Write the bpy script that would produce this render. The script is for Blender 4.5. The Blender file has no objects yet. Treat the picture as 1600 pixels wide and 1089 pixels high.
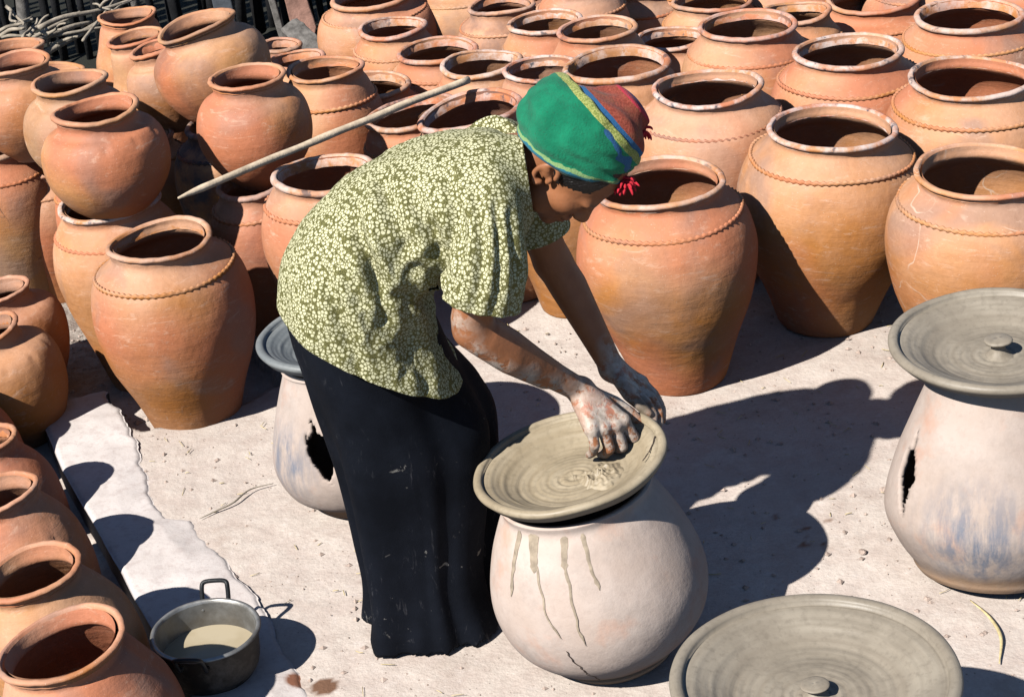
import bpy, bmesh, math, random
import numpy as np
from math import sin, cos, pi, radians, sqrt, hypot, atan2, tan, exp
from mathutils import Vector, Matrix, noise

random.seed(7)
np.random.seed(7)
scene = bpy.context.scene
COL = scene.collection

# ---------------------------------------------------------------- camera
FOCAL_PX, PITCH, ROLL, CAM_H = 2970.0, radians(27), radians(6), 2.3
fwd = Vector((0, cos(PITCH), -sin(PITCH)))
rgt = Vector((1, 0, 0))
upv = Vector((0, sin(PITCH), cos(PITCH)))
cx = rgt * cos(ROLL) - upv * sin(ROLL)
cy = rgt * sin(ROLL) + upv * cos(ROLL)
cam = bpy.data.cameras.new('camera')
cam.sensor_fit = 'HORIZONTAL'
cam.sensor_width = 36.0
cam.lens = 36.0 * FOCAL_PX / 1600.0
cam.clip_start, cam.clip_end = 0.05, 500
cam_o = bpy.data.objects.new('camera', cam)
COL.objects.link(cam_o)
M = Matrix((cx, cy, -fwd)).transposed().to_4x4()
M.translation = Vector((0, 0, CAM_H))
cam_o.matrix_world = M
scene.camera = cam_o

# ---------------------------------------------------------------- light
SUN_TRAVEL = Vector((0.785, 0.675, -1.0)).normalized()
to_sun = -SUN_TRAVEL
world = bpy.data.worlds.new('World')
scene.world = world
world.use_nodes = True
wn = world.node_tree
bg = wn.nodes['Background']
sky = wn.nodes.new('ShaderNodeTexSky')
sky.sky_type = 'NISHITA'
sky.sun_disc = False
sky.sun_elevation = math.asin(to_sun.z)
sky.sun_rotation = atan2(to_sun.x, to_sun.y)
sky.altitude = 2500
sky.dust_density = 0.1
sky.ozone_density = 3.0
wn.links.new(sky.outputs[0], bg.inputs[0])
bg.inputs[1].default_value = 0.058
sun = bpy.data.lights.new('sun', 'SUN')
sun.energy = 5.0
sun.angle = radians(0.55)
sun.color = (1.0, 0.968, 0.915)
sun_o = bpy.data.objects.new('sun', sun)
sun_o.rotation_euler = SUN_TRAVEL.to_track_quat('-Z', 'Y').to_euler()
sun_o.location = (-3, -2, 6)
COL.objects.link(sun_o)
vs = scene.view_settings
vs.view_transform = 'Standard'
vs.look = 'None'
vs.exposure = 0.56
vs.gamma = 1.0
vs.use_curve_mapping = False
scene.cycles.max_bounces = 6
scene.cycles.diffuse_bounces = 1
scene.cycles.sample_clamp_indirect = 0.030

# ---------------------------------------------------------------- helpers
def tag(o, label=None, cat=None, group=None, kind=None):
    if label: o['label'] = label
    if cat: o['category'] = cat
    if group: o['group'] = group
    if kind: o['kind'] = kind
    return o

def mk(name, verts, faces, mat=None, parent=None, smooth=True):
    me = bpy.data.meshes.new(name)
    me.from_pydata([tuple(v) for v in verts], [], faces)
    me.update()
    if smooth:
        me.polygons.foreach_set('use_smooth', [True] * len(me.polygons))
    o = bpy.data.objects.new(name, me)
    COL.objects.link(o)
    if mat: me.materials.append(mat)
    if parent: o.parent = parent
    return o

def link_mesh(name, me, mat=None, parent=None):
    o = bpy.data.objects.new(name, me)
    COL.objects.link(o)
    if mat and not me.materials: me.materials.append(mat)
    if parent: o.parent = parent
    return o

def empty(name, loc=(0, 0, 0)):
    o = bpy.data.objects.new(name, None)
    o.empty_display_size = 0.05
    COL.objects.link(o)
    o.location = loc
    return o

def catmull(pts, n):
    """n samples through the control points (any dimension)"""
    P = [np.array(p, float) for p in pts]
    P = [2 * P[0] - P[1]] + P + [2 * P[-1] - P[-2]]
    segs = len(P) - 3
    out = []
    for k in range(n):
        u = k / (n - 1) * segs
        i = min(int(u), segs - 1)
        t = u - i
        a, b, c, d = P[i:i + 4]
        out.append(0.5 * (2 * b + (c - a) * t + (2 * a - 5 * b + 4 * c - d) * t * t + (3 * b - a - 3 * c + d) * t ** 3))
    return out

def lathe(prof, n, fn=None, cap0=False, cap1=False):
    """prof: list of (r, z); fn(theta, r, z, i) -> (x, y, z)"""
    V, F = [], []
    m = len(prof)
    for i, (r, z) in enumerate(prof):
        for k in range(n):
            t = 2 * pi * k / n
            V.append(fn(t, r, z, i) if fn else (r * cos(t), r * sin(t), z))
    for i in range(m - 1):
        for k in range(n):
            a, b = i * n + k, i * n + (k + 1) % n
            F.append((a, b, b + n, a + n))
    if cap0:
        c = len(V); V.append((0, 0, prof[0][1]))
        for k in range(n): F.append((c, (k + 1) % n, k))
    if cap1:
        c = len(V); V.append((0, 0, prof[-1][1])); o = (m - 1) * n
        for k in range(n): F.append((c, o + k, o + (k + 1) % n))
    return V, F

def tube(pts, radii, n=8, closed=False, cap=True, wob=0.0):
    P = [Vector(p) for p in pts]
    if not hasattr(radii, '__len__'): radii = [radii] * len(P)
    V, F = [], []
    m = len(P)
    ref = None
    for i in range(m):
        if closed: d = P[(i + 1) % m] - P[i - 1]
        else: d = P[min(i + 1, m - 1)] - P[max(i - 1, 0)]
        d.normalize()
        if ref is None:
            ref = Vector((0, 0, 1)) if abs(d.z) < 0.9 else Vector((1, 0, 0))
        a = ref - d * ref.dot(d)
        a.normalize()
        ref = a
        b = d.cross(a)
        for k in range(n):
            t = 2 * pi * k / n
            r = radii[i] * (1 + wob * noise.noise(Vector((P[i].x * 9 + k, P[i].y * 9, P[i].z * 9))))
            V.append(P[i] + a * (r * cos(t)) + b * (r * sin(t)))
    for i in range(m if closed else m - 1):
        j = (i + 1) % m
        for k in range(n):
            F.append((i * n + k, i * n + (k + 1) % n, j * n + (k + 1) % n, j * n + k))
    if cap and not closed:
        F.append(tuple(reversed(range(n))))
        F.append(tuple((m - 1) * n + k for k in range(n)))
    return V, F

def nz(x, y, z=0.0):
    return noise.noise(Vector((x, y, z)))

# ---- signed distance modelling (one continuous skin for body parts)
class Field:
    def __init__(s, lo, hi, h):
        s.h = h
        s.lo = np.array(lo, float)
        s.n = np.ceil((np.array(hi) - s.lo) / h).astype(int) + 1
        s.D = np.full(s.n, 1.0, np.float32)
    def box(s, lo, hi):
        a = np.clip(np.floor((np.array(lo) - s.lo) / s.h).astype(int), 0, s.n - 1)
        b = np.clip(np.ceil((np.array(hi) - s.lo) / s.h).astype(int) + 1, 1, s.n)
        g = [s.lo[i] + s.h * np.arange(a[i], b[i], dtype=np.float32) for i in range(3)]
        X, Y, Z = np.meshgrid(*g, indexing='ij')
        return (slice(a[0], b[0]), slice(a[1], b[1]), slice(a[2], b[2])), X, Y, Z
    def smin(s, sl, d, k):
        D = s.D[sl]
        if k <= 0:
            s.D[sl] = np.minimum(D, d)
        else:
            hh = np.clip(0.5 + 0.5 * (D - d) / k, 0, 1)
            s.D[sl] = D * (1 - hh) + d * hh - k * hh * (1 - hh)
    def cone(s, a, b, ra, rb, k=0.01, flat=None):
        a, b = np.array(a, float), np.array(b, float)
        m = max(ra, rb) + k * 2 + 0.02
        sl, X, Y, Z = s.box(np.minimum(a, b) - m, np.maximum(a, b) + m)
        d = b - a
        L = float(d @ d) + 1e-12
        t = np.clip(((X - a[0]) * d[0] + (Y - a[1]) * d[1] + (Z - a[2]) * d[2]) / L, 0, 1)
        q = np.sqrt((X - a[0] - t * d[0]) ** 2 + (Y - a[1] - t * d[1]) ** 2 + (Z - a[2] - t * d[2]) ** 2)
        s.smin(sl, q - (ra + (rb - ra) * t), k)
    def chain(s, pts, k=0.01):
        A = np.array([p for p, r in pts], float); m = max(r for p, r in pts) + k * 2 + 0.02
        sl, X, Y, Z = s.box(A.min(0) - m, A.max(0) + m)
        out = None
        for (p, ra), (q, rb) in zip(pts[:-1], pts[1:]):
            a = np.array(p, float); d = np.array(q, float) - a
            t = np.clip(((X - a[0]) * d[0] + (Y - a[1]) * d[1] + (Z - a[2]) * d[2]) / (float(d @ d) + 1e-12), 0, 1)
            w = np.sqrt((X - a[0] - t * d[0]) ** 2 + (Y - a[1] - t * d[1]) ** 2 + (Z - a[2] - t * d[2]) ** 2) - (ra + (rb - ra) * t)
            out = w if out is None else np.minimum(out, w)
        s.smin(sl, out, k)
    def ell(s, c, rad, R=None, k=0.01):
        c = np.array(c, float); rad = np.array(rad, float)
        m = rad.max() + k * 2 + 0.015
        sl, X, Y, Z = s.box(c - m, c + m)
        s.smin(sl, s.elld(X, Y, Z, c, rad, R), k)
    @staticmethod
    def elld(X, Y, Z, c, rad, R=None):
        x, y, z = X - c[0], Y - c[1], Z - c[2]
        if R is not None:
            x, y, z = [R[0][i] * x + R[1][i] * y + R[2][i] * z for i in range(3)]
        k0 = np.sqrt((x / rad[0]) ** 2 + (y / rad[1]) ** 2 + (z / rad[2]) ** 2)
        k1 = np.sqrt((x / rad[0] ** 2) ** 2 + (y / rad[1] ** 2) ** 2 + (z / rad[2] ** 2) ** 2) + 1e-9
        return k0 * (k0 - 1) / k1
    def mesh(s, name, smooth_it=0):
        return net(s.D, s.lo, s.h, name)

def net(D, lo, h, name):
    ins = D < 0
    c = np.zeros(np.array(D.shape) - 1, np.int8)
    for i in (0, 1):
        for j in (0, 1):
            for k in (0, 1):
                c += ins[i:ins.shape[0] - 1 + i, j:ins.shape[1] - 1 + j, k:ins.shape[2] - 1 + k]
    act = np.argwhere((c > 0) & (c < 8))
    idx = np.full(c.shape, -1, np.int32)
    idx[tuple(act.T)] = np.arange(len(act))
    off = np.array([(i, j, k) for i in (0, 1) for j in (0, 1) for k in (0, 1)])
    vals = np.stack([D[tuple((act + o).T)] for o in off], 1)
    P = np.zeros((len(act), 3)); W = np.zeros(len(act))
    for a in range(8):
        for b in range(a + 1, 8):
            if np.abs(off[a] - off[b]).sum() != 1: continue
            va, vb = vals[:, a], vals[:, b]
            m = (va < 0) != (vb < 0)
            t = np.where(m, va / np.where(m, va - vb, 1), 0)
            pt = off[a] + t[:, None] * (off[b] - off[a])
            P += pt * m[:, None]; W += m
    P = (act + P / W[:, None]) * h + lo
    quads = []
    for ax in range(3):
        sl0 = [slice(None)] * 3; sl1 = [slice(None)] * 3
        sl0[ax] = slice(0, -1); sl1[ax] = slice(1, None)
        e = np.argwhere(ins[tuple(sl0)] != ins[tuple(sl1)])
        flip = ins[tuple(e.T)]
        u, v = [(1, 2), (2, 0), (0, 1)][ax]
        ok = (e[:, u] > 0) & (e[:, v] > 0) & (e[:, u] < D.shape[u] - 1) & (e[:, v] < D.shape[v] - 1)
        e, flip = e[ok], flip[ok]
        du = np.zeros(3, int); du[u] = 1
        dv = np.zeros(3, int); dv[v] = 1
        q = np.stack([idx[tuple((e - du - dv).T)], idx[tuple((e - dv).T)], idx[tuple(e.T)], idx[tuple((e - du).T)]], 1)
        q[~flip] = q[~flip][:, ::-1]
        quads.append(q)
    Q = np.concatenate(quads)
    me = bpy.data.meshes.new(name)
    me.vertices.add(len(P)); me.vertices.foreach_set('co', P.astype(np.float32).ravel())
    me.loops.add(len(Q) * 4); me.loops.foreach_set('vertex_index', Q.astype(np.int32).ravel())
    me.polygons.add(len(Q)); me.polygons.foreach_set('loop_start', np.arange(len(Q), dtype=np.int32) * 4)
    me.update(calc_edges=True); me.validate()
    me.polygons.foreach_set('use_smooth', [True] * len(me.polygons))
    return me

def verts_of(me):
    a = np.zeros(len(me.vertices) * 3, np.float32)
    me.vertices.foreach_get('co', a)
    return a.reshape(-1, 3)

def set_verts(me, P):
    me.vertices.foreach_set('co', P.astype(np.float32).ravel()); me.update()

def relax(me, it, lam=0.5):
    """a few rounds of neighbour averaging"""
    n = len(me.vertices)
    e = np.zeros(len(me.edges) * 2, np.int32); me.edges.foreach_get('vertices', e); e = e.reshape(-1, 2)
    deg = np.bincount(e.ravel(), minlength=n)[:, None].clip(1)
    P = verts_of(me).astype(np.float64)
    for _ in range(it):
        A = np.stack([np.bincount(e[:, 0], P[e[:, 1], i], n) + np.bincount(e[:, 1], P[e[:, 0], i], n) for i in range(3)], 1)
        P = P + lam * (A / deg - P)
    set_verts(me, P)

def float_attr(me, name, vals):
    at = me.attributes.new(name, 'FLOAT', 'POINT')
    at.data.foreach_set('value', np.asarray(vals, np.float32))

# ---------------------------------------------------------------- materials
class NT:
    def __init__(s, name):
        s.m = bpy.data.materials.new(name)
        s.m.use_nodes = True
        s.t = s.m.node_tree
        s.b = s.t.nodes['Principled BSDF']
        s.b.inputs['Specular IOR Level'].default_value = 0.25
    def n(s, ty, **kw):
        x = s.t.nodes.new(ty)
        for k, v in kw.items(): setattr(x, k, v)
        return x
    def l(s, a, b): s.t.links.new(a, b)
    def setin(s, sock, v):
        if hasattr(v, 'is_output') or isinstance(v, bpy.types.NodeSocket): s.l(v, sock)
        else: sock.default_value = v if not (isinstance(v, tuple) and len(v) == 3 and sock.type == 'RGBA') else (*v, 1)
    def coord(s, which='Object', scale=None, loc=None):
        o = s.n('ShaderNodeTexCoord').outputs[which]
        if scale or loc:
            mp = s.n('ShaderNodeMapping'); s.l(o, mp.inputs[0])
            if scale: mp.inputs['Scale'].default_value = scale
            if loc is not None: s.setin(mp.inputs['Location'], loc)
            o = mp.outputs[0]
        return o
    def noise(s, vec, scale, detail=4, rough=0.55, dist=0.0):
        x = s.n('ShaderNodeTexNoise'); s.l(vec, x.inputs['Vector'])
        x.inputs['Scale'].default_value = scale; x.inputs['Detail'].default_value = detail
        x.inputs['Roughness'].default_value = rough; x.inputs['Distortion'].default_value = dist
        return x.outputs['Fac']
    def vor(s, vec, scale, feature='F1', out='Distance', rnd=1.0):
        x = s.n('ShaderNodeTexVoronoi', feature=feature); s.l(vec, x.inputs['Vector'])
        x.inputs['Scale'].default_value = scale; x.inputs['Randomness'].default_value = rnd
        return x.outputs[out]
    def ramp(s, fac, *stops):
        x = s.n('ShaderNodeValToRGB'); s.setin(x.inputs[0], fac)
        el = x.color_ramp.elements
        while len(el) < len(stops): el.new(0.5)
        for e, (p, c) in zip(el, stops):
            e.position = p
            e.color = (c, c, c, 1) if not isinstance(c, tuple) else (*c[:3], 1)
        return x.outputs[0]
    def mix(s, fac, a, b, mode='MIX'):
        x = s.n('ShaderNodeMix', data_type='RGBA', blend_type=mode)
        s.setin(x.inputs[0], fac); s.setin(x.inputs[6], a); s.setin(x.inputs[7], b)
        return x.outputs[2]
    def math(s, op, a, b=0.0, clamp=False):
        x = s.n('ShaderNodeMath', operation=op, use_clamp=clamp)
        s.setin(x.inputs[0], a); s.setin(x.inputs[1], b)
        return x.outputs[0]
    def attr(s, name, kind='GEOMETRY'):
        x = s.n('ShaderNodeAttribute', attribute_type=kind, attribute_name=name)
        return x.outputs['Fac']
    def bump(s, h, strength=0.3, dist=0.01):
        x = s.n('ShaderNodeBump'); s.l(h, x.inputs['Height'])
        x.inputs['Strength'].default_value = strength; x.inputs['Distance'].default_value = dist
        s.l(x.outputs[0], s.b.inputs['Normal'])
    def out(s, col=None, rough=None, metal=None):
        if col is not None: s.setin(s.b.inputs['Base Color'], col)
        if rough is not None: s.setin(s.b.inputs['Roughness'], rough)
        if metal is not None: s.setin(s.b.inputs['Metallic'], metal)
        return s.m

def plain(name, col, rough=0.8, metal=0.0, var=0.25, scale=20, bump=0.2):
    k = NT(name)
    v = k.coord()
    f = k.noise(v, scale, 5)
    c = k.mix(k.ramp(f, (0.3, 0.0), (0.7, 1.0)), tuple(x * (1 - var) for x in col), tuple(min(1, x * (1 + var)) for x in col))
    if bump: k.bump(k.noise(v, scale * 4, 4), bump, 0.004)
    return k.out(c, rough, metal)

def terracotta(name, rim=False):
    k = NT(name)
    oi = k.n('ShaderNodeObjectInfo')
    rv = k.n('ShaderNodeVectorMath', operation='SCALE')
    comb = k.n('ShaderNodeCombineXYZ')
    for i in range(3): k.l(oi.outputs['Random'], comb.inputs[i])
    k.l(comb.outputs[0], rv.inputs[0]); rv.inputs['Scale'].default_value = 37.0
    ad = k.n('ShaderNodeVectorMath', operation='ADD')
    k.l(k.coord(), ad.inputs[0]); k.l(rv.outputs[0], ad.inputs[1])
    v = ad.outputs[0]
    base = k.mix(1.0, oi.outputs['Color'], (0.90, 0.88, 0.83), 'MULTIPLY')
    pale = k.mix(0.30, base, (0.61, 0.335, 0.18))
    ochre = k.mix(0.65, base, (0.47, 0.175, 0.026))
    big = k.noise(v, 4.5, 3, 0.5, 0.4)
    c = k.mix(k.ramp(big, (0.38, 0.0), (0.58, 1.0)), ochre, pale)
    # firing bands run round the pot
    sq = k.n('ShaderNodeMapping'); k.l(v, sq.inputs[0]); sq.inputs['Scale'].default_value = (1.2, 1.2, 16)
    band = k.noise(sq.outputs[0], 3, 4, 0.6)
    c = k.mix(k.math('MULTIPLY', k.ramp(band, (0.45, 0.0), (0.75, 1.0)), 0.30), c, k.mix(0.6, base, (0.36, 0.13, 0.05)))
    # dust bloom and sun highlight painted pale on the shoulder, thinning unevenly below
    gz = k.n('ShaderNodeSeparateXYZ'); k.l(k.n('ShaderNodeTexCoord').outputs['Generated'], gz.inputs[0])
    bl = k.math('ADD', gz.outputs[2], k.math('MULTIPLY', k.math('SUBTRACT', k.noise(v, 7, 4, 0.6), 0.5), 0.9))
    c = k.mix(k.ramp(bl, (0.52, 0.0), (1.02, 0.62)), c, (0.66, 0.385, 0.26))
    # reddish flush
    fl = k.noise(v, 2.3, 2, 0.5)
    c = k.mix(k.ramp(fl, (0.47, 0.0), (0.62, 0.8)), c, (0.52, 0.17, 0.085))
    gr = k.noise(v, 3.7, 3, 0.55, 0.6)
    c = k.mix(k.ramp(gr, (0.55, 0.0), (0.68, 0.58)), c, (0.27, 0.19, 0.16))
    # mottled fine grain
    g = k.noise(v, 90, 5, 0.7)
    c = k.mix(k.ramp(g, (0.3, 0.42), (0.75, 0.0)), c, k.mix(0.5, c, (0.16, 0.07, 0.03)))
    # dusty scuffs
    sc = k.n('ShaderNodeMapping'); k.l(v, sc.inputs[0]); sc.inputs['Scale'].default_value = (3, 3, 10)
    scu = k.noise(sc.outputs[0], 5, 7, 0.75, 0.8)
    c = k.mix(k.ramp(scu, (0.56, 0.0), (0.70, 0.55)), c, (0.66, 0.44, 0.32))
    # pale scratches and dust specks
    sp = k.vor(v, 95)
    c = k.mix(k.ramp(sp, (0.06, 0.55), (0.11, 0.0)), c, (0.66, 0.5, 0.4))
    # soot from the kiln
    so = k.math('ADD', k.noise(v, 6.5, 5, 0.62), k.math('MULTIPLY', k.math('SUBTRACT', k.attr('soot', 'OBJECT'), 0.4), 0.13))
    sfac = k.math('MULTIPLY', k.ramp(so, (0.44, 0.0), (0.62, 1.0)), k.attr('soot', 'OBJECT'), True)
    c = k.mix(sfac, c, (0.055, 0.055, 0.068))
    if rim:
        a1 = k.noise(v, 16, 5, 0.7)
        ash = k.math('MULTIPLY', k.ramp(a1, (0.43, 0.0), (0.60, 0.85)), k.attr('ash', 'OBJECT'), True)
        c = k.mix(ash, c, (0.60, 0.52, 0.49))
        a2 = k.noise(v, 26, 5, 0.6)
        blk = k.math('MULTIPLY', k.ramp(a2, (0.585, 0.0), (0.66, 1.0)), k.attr('ash', 'OBJECT'), True)
        c = k.mix(blk, c, (0.05, 0.055, 0.07))
    vein = k.attr('veins_netshadow', 'OBJECT')
    vd = k.vor(k.mix(0.12, v, k.n('ShaderNodeTexNoise').outputs['Color']), 5.0, 'DISTANCE_TO_EDGE')
    vf = k.math('MULTIPLY', k.math('MULTIPLY', k.ramp(vd, (0.004, 1.0), (0.013, 0.0)), k.ramp(k.noise(v, 11, 3), (0.45, 0.0), (0.6, 1.0))), vein, True)
    c = k.mix(vf, c, k.mix(k.attr('netshadow', 'OBJECT'), (0.62, 0.47, 0.36), (0.15, 0.08, 0.05)))
    h = k.math('ADD', k.math('MULTIPLY', band, 0.28), k.math('MULTIPLY', g, 0.22))
    dent = k.noise(v, 15, 2, 0.5)
    h = k.math('ADD', h, k.math('MULTIPLY', dent, 0.75))
    k.bump(h, 0.42, 0.012)
    k.b.inputs['Specular IOR Level'].default_value = 0.32
    r = k.ramp(g, (0.3, 0.55), (0.7, 0.75))
    return k.out(c, r)

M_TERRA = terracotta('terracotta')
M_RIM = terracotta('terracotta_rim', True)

def mat_ground():
    k = NT('dusty_clay_ground')
    v = k.coord()
    n1 = k.noise(v, 1.7, 5, 0.6)
    n2 = k.noise(v, 14, 6, 0.65)
    n3 = k.noise(v, 120, 4, 0.7)
    c = k.mix(k.ramp(n1, (0.35, 0.0), (0.65, 1.0)), (0.55, 0.475, 0.415), (0.63, 0.55, 0.485))
    c = k.mix(k.ramp(n2, (0.35, 0.5), (0.6, 0.0)), c, (0.43, 0.335, 0.29))
    c = k.mix(k.ramp(n3, (0.3, 0.35), (0.6, 0.0)), c, (0.36, 0.28, 0.24))
    sp = k.vor(v, 60)
    sel = k.noise(v, 21, 2)
    spk = k.math('MULTIPLY', k.ramp(sp, (0.10, 1.0), (0.16, 0.0)), k.ramp(sel, (0.56, 0.0), (0.64, 0.8)))
    c = k.mix(spk, c, (0.19, 0.13, 0.10))
    scr = k.noise(k.coord('Object', (9, 60, 20)), 1.0, 5, 0.7, 1.5)
    c = k.mix(k.ramp(scr, (0.62, 0.0), (0.70, 0.4)), c, (0.33, 0.25, 0.21))
    lite = k.noise(v, 38, 5, 0.6)
    c = k.mix(k.ramp(lite, (0.56, 0.0), (0.72, 0.5)), c, (0.66, 0.58, 0.53))
    dirt = k.noise(v, 6.5, 6, 0.72)
    c = k.mix(k.ramp(dirt, (0.54, 0.0), (0.68, 0.45)), c, (0.37, 0.285, 0.235))
    # soil of the lower ground: greyer, gravelly
    low = k.attr('low')
    grav = k.vor(v, 48, 'F1', 'Color')
    gb = k.n('ShaderNodeSeparateColor'); k.l(grav, gb.inputs[0])
    gc = k.mix(gb.outputs[0], (0.20, 0.165, 0.14), (0.42, 0.37, 0.32))
    gc = k.mix(k.ramp(n2, (0.3, 0.7), (0.65, 0.0)), gc, (0.22, 0.17, 0.14))
    c = k.mix(k.ramp(low, (0.25, 0.0), (0.6, 1.0)), c, gc)
    # black earth and litter along the fence
    c = k.mix(k.attr('earth'), c, (0.022, 0.022, 0.017))
    # damp spots near the wet clay
    c = k.mix(k.attr('wet'), c, (0.17, 0.09, 0.055))
    cr = k.vor(v, 150)
    h = k.math('ADD', k.math('MULTIPLY', n2, 1.0), k.math('MULTIPLY', n3, 0.25))
    h = k.math('ADD', h, k.math('MULTIPLY', k.math('MULTIPLY', k.math('SUBTRACT', 1.0, cr), low), 0.6))
    k.bump(k.math('ADD', h, k.math('MULTIPLY', dirt, 1.6)), 0.36, 0.013)
    return k.out(c, 0.95)

def mat_slab():
    k = NT('pale_concrete')
    v = k.coord()
    n1 = k.noise(v, 5, 6, 0.65)
    n2 = k.noise(v, 45, 5, 0.7)
    c = k.mix(k.ramp(n1, (0.35, 0.0), (0.65, 1.0)), (0.54, 0.48, 0.45), (0.64, 0.58, 0.55))
    c = k.mix(k.ramp(n2, (0.33, 0.5), (0.52, 0.0)), c, (0.42, 0.345, 0.32))
    pit = k.vor(v, 70)
    c = k.mix(k.ramp(pit, (0.07, 0.5), (0.12, 0.0)), c, (0.3, 0.24, 0.21))
    c = k.mix(k.attr('wet'), c, (0.20, 0.085, 0.05))
    k.bump(k.math('ADD', n1, k.math('MULTIPLY', n2, 0.35)), 0.35, 0.01)
    return k.out(c, 0.92)

def mat_wetclay(name, col, col2, ringscale=46):
    k = NT(name)
    v = k.coord()
    sep = k.n('ShaderNodeSeparateXYZ'); k.l(v, sep.inputs[0])
    rr = k.math('SQRT', k.math('ADD', k.math('MULTIPLY', sep.outputs[0], sep.outputs[0]), k.math('MULTIPLY', sep.outputs[1], sep.outputs[1])))
    cmb = k.n('ShaderNodeCombineXYZ'); k.l(rr, cmb.inputs[0])
    wob = k.noise(v, 5, 2)
    k.l(k.math('MULTIPLY', wob, 0.05), cmb.inputs[1])
    ring = k.noise(cmb.outputs[0], ringscale * 1.15, 4, 0.55)
    n2 = k.noise(v, 9, 5, 0.6)
    n3 = k.noise(v, 80, 4, 0.6)
    c = k.mix(k.ramp(ring, (0.35, 0.0), (0.65, 1.0)), col, col2)
    c = k.mix(k.ramp(n2, (0.4, 0.55), (0.62, 0.0)), c, tuple(x * 0.78 for x in col))
    c = k.mix(k.ramp(n3, (0.32, 0.4), (0.5, 0.0)), c, tuple(x * 0.6 for x in col))
    k.bump(k.math('ADD', ring, k.math('MULTIPLY', n3, 0.3)), 0.24, 0.006)
    k.b.inputs['Specular IOR Level'].default_value = 0.4
    return k.out(c, k.ramp(n2, (0.35, 0.42), (0.65, 0.62)))

def mat_stand(name, smoke, tone=1.0):
    k = NT(name)
    v = k.coord()
    n1 = k.noise(v, 6, 5, 0.6)
    n2 = k.noise(v, 60, 5, 0.7)
    c = k.mix(k.ramp(n1, (0.35, 0.0), (0.66, 1.0)), (0.50, 0.395, 0.33), (0.57, 0.475, 0.415))
    fl = k.noise(v, 9, 4, 0.6)
    c = k.mix(k.ramp(fl, (0.56, 0.0), (0.72, 0.55)), c, (0.55, 0.28, 0.18))
    c = k.mix(k.ramp(n2, (0.32, 0.4), (0.5, 0.0)), c, (0.42, 0.33, 0.28))
    mp = k.n('ShaderNodeMapping'); k.l(v, mp.inputs[0]); mp.inputs['Scale'].default_value = (26, 26, 5)
    st = k.noise(mp.outputs[0], 1.6, 5, 0.65)
    sm = k.math('MULTIPLY', k.ramp(st, (0.40, 0.0), (0.60, 1.0)), k.attr('smoke'), True)
    c = k.mix(k.math('MULTIPLY', sm, smoke), c, (0.19, 0.21, 0.26))
    c = k.mix(k.attr('foot'), c, (0.40, 0.25, 0.145))
    c = k.mix(k.attr('damp'), c, (0.16, 0.125, 0.09))
    gm = k.noise(v, 13, 6, 0.7)
    c = k.mix(k.ramp(gm, (0.48, 0.0), (0.68, 0.4)), c, (0.36, 0.30, 0.26))
    c = k.mix(1.0, c, (0.93 * tone, 0.92 * tone, 0.92 * tone), 'MULTIPLY')
    k.bump(k.math('ADD', n1, k.math('ADD', k.math('MULTIPLY', n2, 0.25), k.math('MULTIPLY', gm, 0.35))), 0.32, 0.01)
    return k.out(c, 0.88)

M_GROUND = mat_ground()
M_SLAB = mat_slab()
M_PLATE = mat_wetclay('wet_olive_clay', (0.32, 0.255, 0.168), (0.385, 0.318, 0.222))
M_PLATE_GREY = mat_wetclay('wet_grey_clay', (0.255, 0.215, 0.165), (0.31, 0.268, 0.210))
M_PLATE_BLUE = mat_wetclay('drying_blue_clay', (0.165, 0.18, 0.185), (0.23, 0.24, 0.235))
M_STAND = mat_stand('whitewashed_pottery', 0.35)
M_STAND_SMOKED = mat_stand('smoked_whitewashed_pottery', 1.0, 0.86)
M_WOOD = plain('peeled_pale_wood', (0.58, 0.46, 0.33), 0.7, 0, 0.3, 30, 0.3)
M_BRANCH = plain('dry_grey_branch', (0.30, 0.255, 0.20), 0.9, 0, 0.4, 25, 0.4)
M_STAKE = plain('shade_dark_weathered_stake', (0.010, 0.010, 0.0115), 0.9, 0, 0.5, 25, 0.5)  # shade over the fence put into the near-black wood colour
M_STAKE_GREY = plain('grey_weathered_stake', (0.13, 0.12, 0.11), 0.9, 0, 0.5, 40, 0.5)
M_PLANK = plain('red_stained_plank', (0.27, 0.15, 0.115), 0.9, 0, 0.35, 30, 0.5)
M_CRUMB = plain('clay_crumb', (0.40, 0.31, 0.26), 0.95, 0, 0.4, 60, 0.3)
M_STRAW = plain('dry_straw', (0.56, 0.45, 0.24), 0.7, 0, 0.3, 50, 0.2)
M_CRACK = plain('dark_crack', (0.05, 0.035, 0.028), 1, 0, 0.2, 60, 0)
M_DRIP = plain('dried_slip_drip', (0.31, 0.25, 0.185), 0.75, 0, 0.3, 60, 0.2)
M_BAKE = plain('black_bakelite', (0.014, 0.016, 0.018), 0.42, 0, 0.3, 60, 0.1)

# ---------------------------------------------------------------- ground
PLATFORM = [(-1.08, 4.40), (-0.993, 4.305), (-0.948, 4.279), (-0.884, 4.292), (-0.833, 4.271), (-0.785, 4.295), (-0.725, 4.36),
            (-0.678, 4.41), (-0.614, 4.46), (-0.66, 4.62), (-0.76, 4.80), (-0.86, 5.4), (-0.92, 7.6), (5, 7.6), (5, 0.5), (0.3, 0.5),
            (-0.56, 3.12), (-0.72, 3.5), (-1.02, 4.1)]

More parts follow.
